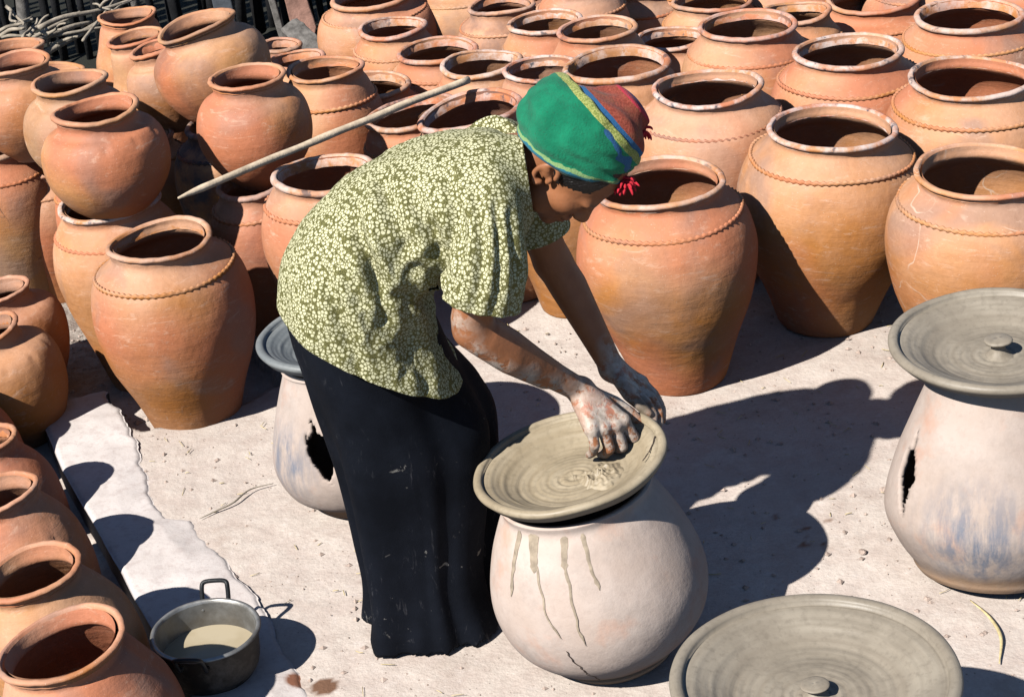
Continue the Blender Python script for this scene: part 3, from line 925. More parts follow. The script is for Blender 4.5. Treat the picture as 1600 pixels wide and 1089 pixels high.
def build_stand(name, base, top, ctrl, mat, label, hole=None, seg=220, smoke=None, damp=None):
    h = (Vector(top) - Vector(base)).length
    prof = interp([(r, z * h) for r, z in ctrl], 110)
    sd = base[0] * 7
    def rz(z):
        for (a, b), (c, d) in zip(prof[:-1], prof[1:]):
            if b <= z <= d: return a + (c - a) * (z - b) / (d - b + 1e-9)
        return prof[-1][0]
    def fn(t, r, z, q):
        k = 1 + 0.012 * nz(cos(t) * 1.2 + sd, sin(t) * 1.2, z * 4) + 0.003 * nz(cos(t) * 5 + sd, sin(t) * 5, z * 14)
        jx = 0.0
        return (r * k * cos(t + jx), r * k * sin(t + jx), z)
    V, F = lathe(prof, seg, fn)
    if hole:
        ht, hz, hw, hh = hole
        keep = []
        for f in F:
            cxm = sum(V[a][0] for a in f) / 4; cym = sum(V[a][1] for a in f) / 4; z = sum(V[a][2] for a in f) / 4
            t = atan2(cym, cxm)
            u = (t - ht) * hypot(cxm, cym) / hw; v = (z - hz) / hh
            edge = 1 + 0.45 * nz(u * 2.2 + 3, v * 2.2, sd) + 0.22 * nz(u * 7, v * 7, 4)
            # a torn, slanting diamond
            if abs(u * 1.0 + 0.35 * v) + abs(v) * 0.92 > edge: keep.append(f)
        used_k = set(a for f in keep for a in f); gone = set(F) - set(keep)
        edge_v = used_k & set(a for f in gone for a in f)
        def gfun(t, z, rad):
            u = (t - ht) * rad / hw; v = (z - hz) / hh
            return abs(u + 0.35 * v) + abs(v) * 0.92 - (1 + 0.45 * nz(u * 2.2 + 3, v * 2.2, sd) + 0.22 * nz(u * 7, v * 7, 4))
        for a in edge_v:
            x, y, z = V[a]; rad = hypot(x, y); t = atan2(y, x)
            for _ in range(3):
                g0 = gfun(t, z, rad); e_ = 0.0015
                gt = (gfun(t + e_ / rad, z, rad) - g0) / e_; gz_ = (gfun(t, z + e_, rad) - g0) / e_
                m2 = gt * gt + gz_ * gz_ + 1e-6
                s_ = max(-.003, min(.003, -g0 / m2 ** .5)); t += s_ * gt / m2 ** .5 / rad; z += s_ * gz_ / m2 ** .5
            V[a] = (rad * cos(t), rad * sin(t), z)
        F = keep
    root = empty(name)
    aim(root, base, top, 0)
    b = mk('body', V, F, mat, root)
    P = np.array(V)
    sm = np.zeros(len(P)); dp = np.zeros(len(P))
    th = np.arctan2(P[:, 1], P[:, 0])
    nn = np.array([nz(x * 16, y * 16, z * 16) for x, y, z in V])
    if smoke:
        st, sz, sw, sh = smoke
        sm = np.clip(1.25 - np.hypot((th - st) / sw, (P[:, 2] - sz) / sh), 0, 1)
    ft = np.clip((0.052 + 0.018 * nn - P[:, 2]) / 0.025, 0, 1) * 0.85
    if damp:
        dp = np.clip((P[:, 2] - damp + 0.016 * nn * 2) / 0.012, 0, 1)
    float_attr(b.data, 'smoke', sm); float_attr(b.data, 'damp', dp); float_attr(b.data, 'foot', ft)
    so = b.modifiers.new('wall', 'SOLIDIFY'); so.thickness = 0.012; so.offset = -1
    tag(root, label, 'pot stand', 'upturned whitewashed pots used as stands')
    return root, rz, h

STAND_CTRL = [(0.118, 0.0), (0.122, 0.02), (0.116, 0.045), (0.150, 0.09), (0.196, 0.22), (0.215, 0.38), (0.212, 0.54), (0.192, 0.72), (0.165, 0.88), (0.150, 0.95), (0.152, 1.0)]

PLATE_C = (0.088, 3.168, 0.428)
ST_BASE, ST_TOP = (0.146, 3.135, 0.0), (0.094, 3.158, 0.374)
stand, stand_r, stand_h = build_stand('upturned_pot_stand', ST_BASE, ST_TOP, STAND_CTRL, M_STAND,
    'pale whitewashed pot with slip drips under the plate being shaped', damp=0.385)
front = -pi / 2
for (t0, za, zb_, w, sw) in ((-0.92, .366, .245, .0065, -.05), (-0.66, .366, .300, .013, .03), (-0.58, .312, .178, .0030, .16), (-0.25, .362, .306, .0085, -.02), (-0.26, .312, .160, .0034, .06), (-0.02, .362, .262, .0048, .06)):
    pts = []
    for q in range(15):
        f = q / 14
        z = za + (zb_ - za) * f
        t = front + t0 + sw * f * f + 0.035 * nz(z * 26, t0 * 9) + 0.012 * nz(z * 80, t0 * 5)
        ww = w * (1 - 0.55 * f + 0.25 * nz(z * 60, t0 * 5)) * (0.35 if q == 0 else 1) * (1.5 if q == 12 else 1) * (0.3 if q == 14 else 1)
        pts.append((t, z, ww))
    V, F = surf_strip(lambda z: stand_r(z) * 1.006, pts, 0.0012)
    mk('slip_drip', V, F, M_DRIP, stand)
pts = []
for q in range(26):
    f = q / 25
    z = 0.150 - 0.135 * f
    pts.append((front - 0.40 + 0.16 * min(1, f * 1.4) + 0.05 * nz(z * 70, 2) + 0.022 * nz(z * 190, 5), z, 0.0011 + 0.0009 * abs(nz(z * 50, 9))))
V, F = surf_strip(lambda z: stand_r(z) * 1.004, pts, 0.0004)
mk('hairline_crack', V, F, M_CRACK, stand)

def build_plate(name, centre, R, tilt_axis, mat, label, depth=0.034, knob=False, ks=1.0, seed=0, grooves=1.0, lip_r=0.0095):
    root = empty(name)
    up = Vector(tilt_axis).normalized()
    q = Vector((0, 0, 1)).rotation_difference(up)
    root.rotation_mode = 'QUATERNION'; root.rotation_quaternion = q
    root.location = centre
    prof = []
    n_in = 60
    for k in range(n_in + 1):
        f = k / n_in
        r = 0.0008 + (R - lip_r * 2.0) * f
        s = min(1, max(0, (f - 0.52) / 0.48))
        z = -depth + depth * 1.0 * (s * s * (3 - 2 * s)) * 0.97
        z += grooves * (0.0007 * sin(f * 40 + 2 * sin(f * 9)) + 0.0004 * sin(f * 97 + 1))
        if f < 0.2: z += 0.002 * grooves * cos(f * 60)
        prof.append((r, z))
    for a in range(9):
        an = pi - 0.5 - a * (pi + 0.3) / 8
        prof.append((R - lip_r + lip_r * cos(an), 0.002 + lip_r * 0.85 * sin(an)))
    for (r, z) in ((R * 0.93, -0.018), (R * 0.80, -0.032), (R * 0.62, -depth - 0.014), (R * 0.3, -depth - 0.016), (0.001, -depth - 0.016)):
        prof.append((r, z))
    def fn(t, r, z, i):
        k = 1 + 0.006 * nz(cos(t) * 1.5 + seed, sin(t) * 1.5, 0)
        dz = 0.0035 * (r / R) ** 2 * nz(cos(t) * 1.4, sin(t) * 1.4 + seed, 3) + 0.0008 * nz(r * 90 + t * 0.6, t * 3, seed)
        return (r * k * cos(t), r * k * sin(t), z + dz)
    V, F = lathe(prof, 160, fn)
    dish = mk('dish', V, [f[::-1] for f in F], mat, root)
    if knob:
        kp = [(0.030, -depth - 0.002), (0.022, -depth + 0.004), (0.0155, -depth + 0.012), (0.0145, -depth + 0.020), (0.020, -depth + 0.026), (0.027, -depth + 0.030), (0.0285, -depth + 0.034), (0.024, -depth + 0.0375), (0.012, -depth + 0.039), (0.0005, -depth + 0.039)]
        kp = [(r * (0.6 + 0.4 * ks), -depth + (z + depth) * ks) for r, z in kp]
        V, F = lathe(interp(kp, 30), 40, lambda t, r, z, i: (r * (1 + .05 * nz(cos(t), sin(t), seed)) * cos(t), r * (1 + .08 * nz(cos(t) * 2, sin(t) * 2, seed)) * sin(t), z + 0.0015 * cos(t + 1)))
        mk('knob', V, F, mat, root)
    tag(root, label, 'clay plate', 'wet clay plates drying on stands')
    return root

plate = build_plate('clay_plate', PLATE_C, 0.192, (-0.155, 0.02, 1.0), M_PLATE, 'wet olive clay plate being shaped under the muddy hands', seed=2)
# torn strip of clay being pressed along the far right of the lip
V, F = [], []
rows_ = 46
for k in range(rows_):
    f = k / (rows_ - 1)
    t = -0.42 + 1.02 * f
    wdt = 0.012 + 0.018 * sin(pi * f) + 0.004 * nz(f * 14, 3)
    for q in range(7):
        g = q / 6
        r = 0.178 - wdt * g + 0.002 * nz(f * 20, g * 4)
        sl = max(0.0, min(1.0, (r / 0.173 - 0.52) / 0.48))
        z = -0.034 + 0.033 * sl * sl * (3 - 2 * sl) + 0.0045 * sin(pi * min(1, g * 0.9 + 0.12)) * sin(pi * f) ** 0.3 + 0.0014 * nz(f * 30, g * 8, 2)
        V.append((r * cos(t), r * sin(t), z))
for k in range(rows_ - 1):
    for q in range(6):
        a = k * 7 + q
        F.append((a, a + 1, a + 8, a + 7))
mk('lip_strip', V, F, M_PLATE, plate)
for (ta, tb, r0, r1) in ((-0.40, 0.08, .150, .172), (-0.05, 0.10, .176, .186), (0.35, 0.62, .150, .158)):
    V, F = [], []
    for k in range(22):
        f = k / 21
        t = ta + (tb - ta) * f + 0.012 * nz(f * 12, ta * 9)
        r = r0 + (r1 - r0) * f + 0.0022 * nz(f * 16, 6)
        sl = max(0.0, min(1.0, (r / 0.173 - 0.52) / 0.48))
        z = -0.034 + 0.033 * sl * sl * (3 - 2 * sl) + 0.0055
        w = 0.0012 + 0.0012 * abs(nz(f * 9, 4 + ta))
        for s in (-1, 1): V.append(((r + s * w) * cos(t), (r + s * w) * sin(t), z))
    for k in range(21): F.append((2 * k, 2 * k + 1, 2 * k + 3, 2 * k + 2))
    mk('seam_crack', V, F, M_CRACK, plate)

def build_lump():
    """smeared heap of fresh clay with a finger hole, beside the middle of the plate"""
    n, m = 46, 96
    V, F = [], []
    for i in range(n):
        f = i / (n - 1)
        for k in range(m):
            t = 2 * pi * k / m
            R = 0.047 * (1 + 0.38 * nz(cos(t) * 1.4, sin(t) * 1.4, 3) + 0.2 * nz(cos(t) * 4, sin(t) * 4, 7)) * (1 + 0.25 * cos(t - 0.7))
            x, y = R * f * cos(t), R * f * sin(t)
            hgt = 0.011 * (1 - f ** 2.2) * (1 + 0.8 * nz(x * 60, y * 60, 1) + 0.7 * nz(x * 130, y * 130, 4)) - 0.003 * f
            hole = exp(-(((x + 0.004) / 0.0085) ** 2 + ((y + 0.006) / 0.0115) ** 2))
            hgt = hgt * (1 - hole) + hole * 0.0008 + exp(-((hypot(x + .004, y + .006) - .016) / .005) ** 2) * 0.003
            V.append((x, y, hgt))
    for i in range(n - 1):
        for k in range(m):
            a, b = i * m + k, i * m + (k + 1) % m
            F.append((a, a + m, b + m, b))
    o = mk('clay_lump', V, F, M_PLATE)
    up = Vector((-0.170, 0.02, 1.0)).normalized()
    o.rotation_mode = 'QUATERNION'; o.rotation_quaternion = Vector((0, 0, 1)).rotation_difference(up)
    o.location = Vector(PLATE_C) + Vector((0.045, -0.028, 0.008)) - up * 0.0318
    tag(o, 'crumbly lump of fresh clay with a finger hole on the shaped plate', 'clay')
build_lump()

# right-hand stand with a torn hole, lid with knob on it
RS_BASE, RS_TOP = (0.950, 3.292, 0.0), (0.972, 3.372, 0.424)
rs_ctrl = [(0.150, 0.0), (0.158, 0.025), (0.165, 0.06), (0.192, 0.15), (0.217, 0.28), (0.216, 0.40), (0.196, 0.58), (0.163, 0.78), (0.133, 0.95), (0.130, 1.0)]
rstand, rsr, _ = build_stand('upturned_pot_stand', RS_BASE, RS_TOP, rs_ctrl, M_STAND_SMOKED,
    'whitewashed pot with a torn hole and blue-grey smoke stain at right', hole=(-2.86, 0.235, 0.032, 0.070), smoke=(-2.0, 0.12, 0.62, 0.13))
build_plate('knobbed_clay_plate', (0.979, 3.384, 0.480), 0.219, (-0.02, -0.01, 1.0), M_PLATE_GREY, 'grey wet clay lid with a mushroom knob on the right-hand stand', knob=True, seed=5, grooves=0.8, lip_r=0.011)
# rear stand half hidden by the skirt
ls_ctrl = [(0.105, 0.0), (0.113, 0.02), (0.122, 0.06), (0.168, 0.16), (0.190, 0.30), (0.190, 0.44), (0.172, 0.64), (0.146, 0.84), (0.128, 0.97), (0.130, 1.0)]
lstand, _, _ = build_stand('upturned_pot_stand', (-0.375, 3.83, 0.0), (-0.398, 3.86, 0.352), ls_ctrl, M_STAND_SMOKED,
    'whitewashed broken pot half hidden behind the dark skirt', hole=(-1.92, 0.205, 0.042, 0.06), smoke=(-2.5, 0.17, 0.5, 0.09))
build_plate('clay_plate', (-0.40, 3.88, 0.405), 0.178, (-0.03, 0.0, 1.0), M_PLATE_BLUE, 'blue-grey drying clay plate partly hidden behind the hip', seed=9, lip_r=0.010)
# nearest stand at the bottom edge
build_stand('upturned_pot_stand', (0.44, 2.43, 0.0), (0.436, 2.462, 0.328), STAND_CTRL, M_STAND,
    'pale pot under the big round plate cut by the bottom edge', seg=120)
build_plate('knobbed_clay_plate', (0.432, 2.482, 0.382), 0.236, (-0.01, 0.02, 1.0), M_PLATE_GREY, 'big round grey clay lid cut by the bottom edge', knob=True, ks=0.62, seed=12, grooves=0.9, lip_r=0.012)

# ---------------------------------------------------------------- cooking pan
def mat_alu():
    k = NT('dull_aluminium')
    v = k.coord()
    n1 = k.noise(v, 25, 5, 0.65); n2 = k.noise(v, 9, 4)
    c = k.mix(k.ramp(n1, (0.35, 0.0), (0.65, 1.0)), (0.30, 0.29, 0.27), (0.50, 0.49, 0.46))
    c = k.mix(k.ramp(n2, (0.5, 0.0), (0.7, 0.6)), c, (0.26, 0.22, 0.17))
    k.bump(n1, 0.15, 0.002)
    return k.out(c, k.ramp(n1, (0.3, 0.34), (0.7, 0.5)), 0.75)
def mat_sooty():
    k = NT('soot_blackened_metal')
    v = k.coord()
    n1 = k.noise(v, 14, 6, 0.7)
    c = k.mix(k.ramp(n1, (0.48, 0.0), (0.72, 1.0)), (0.022, 0.021, 0.020), (0.14, 0.13, 0.115))
    k.bump(n1, 0.25, 0.003)
    return k.out(c, 0.55, 0.25)
def mat_water():
    k = NT('murky_slip_water')
    v = k.coord()
    n1 = k.noise(v, 12, 3)
    c = k.mix(k.ramp(n1, (0.4, 0.0), (0.6, 1.0)), (0.40, 0.33, 0.22), (0.45, 0.38, 0.265))
    k.b.inputs['Specular IOR Level'].default_value = 0.5
    return k.out(c, 0.12)
M_ALU, M_SOOT, M_WATER = mat_alu(), mat_sooty(), mat_water()

def build_pan():
    root = empty('cooking_pan')
    root.location = (-0.674, 3.188, 0.013)
    h, R = 0.105, 0.107
    outer = interp([(0.001, 0.0), (R * 0.70, 0.0), (R * 0.80, 0.006), (R * 0.90, 0.022), (R * 0.945, 0.05), (R * 0.965, h - 0.006)], 26)
    inner = [(r * 0.975 if r > .01 else .001, max(z, 0.003)) for r, z in outer]
    dent = lambda t, r, z, i: (r * (1 + .012 * cos(2 * t + 1) + .006 * nz(cos(t) * 2, sin(t) * 2, z * 9)) * cos(t), r * (1 + .012 * cos(2 * t + 1) + .006 * nz(cos(t) * 2, sin(t) * 2, z * 9)) * sin(t), z)
    V, F = lathe(outer, 96, dent); mk('outside_wall', V, F, M_SOOT, root)
    V, F = lathe([(max(r, .0005), z) for r, z in inner][::-1], 96, dent); mk('inside_wall', V, F, M_ALU, root)
    flange = [(R * 0.94, h - 0.008), (R * 0.955, h - 0.001), (R * 0.985, h + 0.0012), (R * 1.035, h - 0.001), (R * 1.045, h - 0.004), (R * 1.03, h - 0.005), (R * 0.962, h - 0.006)]
    V, F = lathe(flange, 96, dent); mk('rim', V, F, M_ALU, root)
    V, F = lathe([(0.0005, 0.046), (R * 0.5, 0.046), (R * 0.925, 0.046)], 64); mk('water', V, [f[::-1] for f in F], M_WATER, root)
    for az in (1.50, -1.72):
        d = Vector((cos(az), sin(az), 0)); s = Vector((-sin(az), cos(az), 0))
        pts = [d * (R * 0.96) + s * 0.026 + Vector((0, 0, h - 0.02)), d * (R * 1.06) + s * 0.027 + Vector((0, 0, h - 0.018)), d * (R * 1.20) + s * 0.027 + Vector((0, 0, h + 0.012)), d * (R * 1.27) + s * 0.022 + Vector((0, 0, h + 0.022)),
               d * (R * 1.28) + Vector((0, 0, h + 0.024)), d * (R * 1.27) - s * 0.022 + Vector((0, 0, h + 0.022)), d * (R * 1.20) - s * 0.027 + Vector((0, 0, h + 0.012)), d * (R * 1.06) - s * 0.027 + Vector((0, 0, h - 0.018)), d * (R * 0.96) - s * 0.026 + Vector((0, 0, h - 0.02))]
        V, F = tube(catmull(pts, 40), 0.0048, 10)
        hd = mk('handle', V, F, M_BAKE, root)
        for q in (-1, 1):
            c = d * (R * 0.945) + s * (q * 0.026)
            V, F = lathe([(0.0055, 0), (0.005, 0.0018), (0.003, 0.003), (0.0002, 0.0034)], 12)
            rv = mk('rivet', V, F, M_ALU, hd)
            rv.rotation_euler = (0, radians(-90), az); rv.location = c + Vector((0, 0, h - 0.022)) - d * 0.002
    tag(root, 'dented sooty aluminium cooking pan of murky water with black handles on the slab', 'pan')
build_pan()

# ---------------------------------------------------------------- stick across the jars
def build_stick():
    a, b = Vector((-0.781, 4.387, 0.575)), Vector((-0.042, 5.003, 0.590))
    pts = []
    for k in range(40):
        f = k / 39
        p = a.lerp(b, f)
        p.z += 0.004 * sin(f * pi) + 0.003 * nz(f * 6, 2)
        p.x += 0.006 * nz(f * 4, 8)
        pts.append(p)
    rad = [0.0100 * (1 + 0.1 * nz(k * .3, 4)) * (0.9 + 0.15 * k / 39) * (0.3 if k == 0 else 0.6 if k == 1 else 0.85 if k == 2 else 1) for k in range(40)]
    V, F = tube(pts, rad, 12, wob=0.12)
    tag(mk('wooden_stick', V, F, M_WOOD), 'long peeled wooden stick lying across the jar mouths', 'stick')
build_stick()

# ---------------------------------------------------------------- dark fence, planks and branches in the back left
def build_fence():
    root = empty('stake_fence', (-1.4, 7.7, -0.06))
    x = -3.4
    k = 0
    while x < 0.55:
        w = random.uniform(.022, .05)
        hgt = random.uniform(1.0, 1.5)
        lean = random.uniform(-.14, .14)
        y = 7.7 + random.uniform(-.03, .03) + (0.04 if k % 2 else -0.02)
        pts = [(x - root.location.x + lean * f + 0.012 * nz(f * 5, k), y - 7.7 + 0.01 * nz(f * 4, k + 50), hgt * f) for f in (0, .2, .4, .6, .8, 1)]
        V, F = tube(pts, [w * .55 * r for r in (1.05, 1, .97, .95, .9, .75)], 8, wob=.2)
        light = (random.random() < .16)  # a few stakes coloured paler as if sunlit
        mk('stake', V, F, M_STAKE_GREY if light else M_STAKE, root)
        x += w * random.uniform(.7, 1.9)
        k += 1
    for z in (.35, .85):
        V, F = tube([(-2.0, .05, z), (-1, .06, z + .03), (0, .05, z), (1.9, .06, z + .02)], .022, 8, wob=.2)
        mk('rail', V, F, M_STAKE, root)
    tag(root, 'dark fence of upright weathered stakes behind the stacked pots', 'fence')
build_fence()

def board(name, a, b, w, t, mat, label, cat, seed, side=(1, 0, 0)):
    a, b = Vector(a), Vector(b)
    d = (b - a).normalized(); s = Vector(side); s = (s - d * s.dot(d)).normalized(); n = d.cross(s)
    V, F = [], []
    m = 22
    for k in range(m):
        f = k / (m - 1)
        c = a.lerp(b, f)
        wl = w * (1 + .16 * nz(f * 7, seed)); wr = w * (1 + .16 * nz(f * 7, seed + 9))
        if k in (0, m - 1): wl *= random.uniform(.5, .95); wr *= random.uniform(.5, .95)
        tt = t * (1 + .15 * nz(f * 6, seed + 3))
        V += [c - s * wl + n * tt, c + s * wr + n * tt, c + s * wr - n * tt, c - s * wl - n * tt]
    for k in range(m - 1):
        o = k * 4
        for q in range(4): F.append((o + q, o + (q + 1) % 4, o + 4 + (q + 1) % 4, o + 4 + q))
    F += [(3, 2, 1, 0), tuple((m - 1) * 4 + q for q in range(4))]
    o = mk(name, V, F, mat, smooth=False)
    bv = o.modifiers.new('worn', 'BEVEL'); bv.width = .004; bv.segments = 2
    tag(o, label, cat)
    return o
board('leaning_plank', (-0.690, 7.43, 0.0), (-0.815, 7.60, 0.78), 0.046, 0.016, M_PLANK, 'broad reddish plank leaning at the fence above the jars', 'plank', 3)
board('leaning_plank', (-0.785, 7.43, 0.0), (-0.915, 7.60, 0.80), 0.013, 0.014, M_STAKE_GREY, 'thin grey slat leaning left of the reddish plank', 'plank', 5)
board('leaning_plank', (-0.985, 7.35, -0.03), (-1.06, 7.58, 0.9), 0.036, 0.014, plain('blue_grey_board', (.055, .062, .072), .85, 0, .3, 30, .4), 'blue-grey board standing at the fence behind the stacked pots', 'plank', 8)
board('split_log', (-0.735, 7.20, 0.13), (-0.600, 7.07, 0.03), 0.042, 0.026, M_STAKE_GREY, 'grey split log lying at the foot of the reddish plank', 'log', 11)
board('split_log', (-0.663, 7.18, 0.085), (-0.578, 7.02, 0.03), 0.026, 0.018, M_STAKE_GREY, 'thin splintered log beside the grey split log', 'log', 14)

BR = [((-1.90, 7.35, 0.16), (-1.83, 7.54, 0.16), 0.016),
      ((-1.87, 7.27, 0.22), (-1.76, 7.26, 0.24), 0.012),
      ((-1.72, 7.11, 0.24), (-1.70, 7.20, 0.25), 0.009),
      ((-1.68, 7.06, 0.26), (-1.64, 7.11, 0.29), 0.010),
      ((-1.71, 7.20, 0.20), (-1.59, 7.29, 0.23), 0.012),
      ((-1.72, 7.31, 0.16), (-1.59, 7.45, 0.15), 0.017),
      ((-1.71, 7.34, 0.15), (-1.51, 7.45, 0.13), 0.011),
      ((-1.68, 7.34, 0.10), (-1.50, 7.50, 0.15), 0.021),
      ((-1.54, 7.03, 0.30), (-1.33, 7.20, 0.30), 0.013),
      ((-1.83, 7.32, 0.17), (-1.74, 7.32, 0.17), 0.010),
      ((-1.62, 7.08, 0.24), (-1.55, 6.96, 0.30), 0.008),
      ((-1.45, 7.00, 0.26), (-1.41, 7.23, 0.28), 0.008),
      ((-1.66, 7.32, 0.13), (-1.57, 7.19, 0.18), 0.010),
      ((-1.89, 7.35, 0.18), (-1.80, 7.31, 0.20), 0.014),
      ((-1.41, 7.02, 0.34), (-1.33, 6.83, 0.37), 0.006),
      ((-1.34, 6.87, 0.36), (-1.29, 7.01, 0.35), 0.006),
      ((-1.68, 7.21, 0.20), (-1.61, 7.14, 0.23), 0.008),
      ((-1.76, 7.16, 0.30), (-1.67, 6.87, 0.35), 0.009),
      ((-1.78, 7.16, 0.32), (-1.72, 6.96, 0.34), 0.010),
      ((-1.35, 6.84, 0.40), (-1.30, 6.81, 0.44), 0.008)]
for k, (a, b, r) in enumerate(BR):
    a, b = Vector(a), Vector(b)
    a, b = a - (b - a) * .45, b + (b - a) * .35
    r *= .72
    pts = []
    for q in range(14):
        f = q / 13
        p = a.lerp(b, f)
        p += Vector((0.014 * nz(f * 2.2, k), 0.02 * nz(f * 2.2, k + 20), 0.016 * nz(f * 2.2, k + 40)))
        pts.append(p)
    V, F = tube(pts, [r * (1.1 - .5 * q / 13) for q in range(14)], 8, wob=.25)
    tag(mk('dry_branch', V, F, M_BRANCH), 'bare dry branch in the tangled brushwood by the dark fence', 'branch', 'branches of the brushwood heap')

# dark low weeds at the fence foot
def build_weeds():
    k = NT('dusty_weed'); k.out(k.mix(k.noise(k.coord(), 30), (0.03, 0.035, 0.018), (0.10, 0.10, 0.06)), 0.8)
    V, F = [], []
    for q in range(900):
        x, y = random.uniform(-1.75, -0.75), random.uniform(5.75, 6.6)
        if nz(x * 3, y * 3, 8) < -.1: continue
        a = random.uniform(0, 6.28); L = random.uniform(.015, .05); w = random.uniform(.003, .008)
        d = Vector((cos(a), sin(a), 0)); s = Vector((-sin(a), cos(a), 0))
        c = Vector((x, y, -.055 + random.random() * .03))
        b = len(V)
        V += [c - s * w * .4, c + s * w * .4, c + d * L * .5 + s * w + Vector((0, 0, L * .5)), c + d * L * .5 - s * w + Vector((0, 0, L * .5)), c + d * L + Vector((0, 0, L * .45))]
        F += [(b, b + 1, b + 2, b + 3), (b + 3, b + 2, b + 4)]
    tag(mk('ground_weeds', V, F, k.m), 'low dusty weeds and leaf litter by the brushwood', 'weeds', kind='stuff')
build_weeds()

# ---------------------------------------------------------------- small litter one can pick out
def strand(name, pts, rad, mat, label, cat, flat=1.0):
    P = catmull(pts, 26)
    V, F = tube(P, [rad * (0.35 + 0.65 * sin(pi * min(1, max(0, k / 25)))) for k in range(26)], 6)
    c = np.mean(np.array([tuple(v) for v in V]), 0)
    V = [(v[0], v[1], c[2] + (v[2] - c[2]) * flat) for v in V]
    tag(mk(name, V, F, mat), label, cat)
strand('dry_leaf', [(0.872, 3.165, .006), (0.893, 3.10, .012), (0.897, 3.03, .011), (0.872, 2.95, .006)], 0.0042, M_STRAW, 'curled straw-coloured leaf on the ground before the right-hand stand', 'leaf', .35)
strand('twig', [(-0.765, 3.80, .007), (-0.73, 3.825, .008), (-0.69, 3.85, .011), (-0.655, 3.90, .012), (-0.60, 3.925, .008)], 0.0024, M_BRANCH, 'thin crooked twig on the ground beside the slab crack', 'twig')
strand('twig', [(0.28, 3.40, .006), (0.33, 3.405, .007), (0.37, 3.40, .006)], 0.0016, M_STRAW, 'short straw stalk in the shadow right of the drip-stained pot', 'twig')
for (x, y, s, lab) in ((0.640, 3.215, .010, 'small squarish clay chip near the big bottom lid'), (0.70, 3.385, .008, 'small grey clod left of the smoke-stained stand'), (0.80, 3.62, .010, 'rounded clod in the shadow beside the right-hand stand')):
    V, F = [], []
    bm = bmesh.new(); bmesh.ops.create_icosphere(bm, subdivisions=2, radius=s)
    for v in bm.verts:
        v.co *= 1 + .5 * nz(v.co.x * 120 + x * 9, v.co.y * 120, v.co.z * 120); v.co.z *= .7
    me = bpy.data.meshes.new('clod'); bm.to_mesh(me); bm.free()
    o = link_mesh('clod', me, M_CRUMB); o.location = (x, y, s * .45)
    tag(o, lab, 'clod')

# ---------------------------------------------------------------- the potter
ROOT = Vector((-0.22, 3.27, 0.0))
person = empty('person', ROOT)
tag(person, 'bent-over potter in flowered shirt, black skirt and green turban pressing wet clay', 'person')

def attach(o):
    o.parent = person; o.location = -ROOT
    return o

def mat_skin():
    k = NT('sunburnt_skin')
    v = k.coord()
    n1 = k.noise(v, 18, 4); n2 = k.noise(v, 90, 4, 0.6); n3 = k.noise(v, 42, 5, 0.65)
    c = k.mix(k.ramp(n1, (0.35, 0.0), (0.65, 1.0)), (0.235, 0.092, 0.040), (0.33, 0.132, 0.058))
    c = k.mix(k.attr('flush'), c, (0.52, 0.24, 0.18))
    cl = k.math('MULTIPLY', k.attr('clay'), k.ramp(n3, (0.40, 0.0), (0.50, 1.0)), True)
    c = k.mix(cl, c, k.mix(k.ramp(n2, (0.35, 0.0), (0.65, 1.0)), (0.36, 0.29, 0.23), (0.56, 0.47, 0.40)))
    c = k.mix(k.attr('mud'), c, (0.10, 0.085, 0.06))
    c = k.mix(k.attr('lips'), c, (0.17, 0.055, 0.04))
    c = k.mix(k.attr('dark'), c, (0.02, 0.012, 0.01))
    k.bump(k.math('ADD', k.math('ADD', n2, k.math('MULTIPLY', n3, 0.9)), k.math('MULTIPLY', cl, 1.5)), 0.26, 0.003)
    k.b.inputs['Subsurface Weight'].default_value = 0.04
    k.b.inputs['Subsurface Radius'].default_value = (0.01, 0.004, 0.002)
    k.b.inputs['Specular IOR Level'].default_value = 0.4
    return k.out(c, 0.48)
M_SKIN = mat_skin()

HEAD = np.array((0.126, 3.272, 1.009))
def rot_head(pitch, yaw, roll):
    return (Matrix.Rotation(pitch, 3, 'Y') @ Matrix.Rotation(yaw, 3, 'Z') @ Matrix.Rotation(roll, 3, 'X'))
RH = np.array(rot_head(radians(64.5), radians(-9.8), radians(25)))
def hp(x, y, z): return HEAD + RH @ np.array((x, y, z))

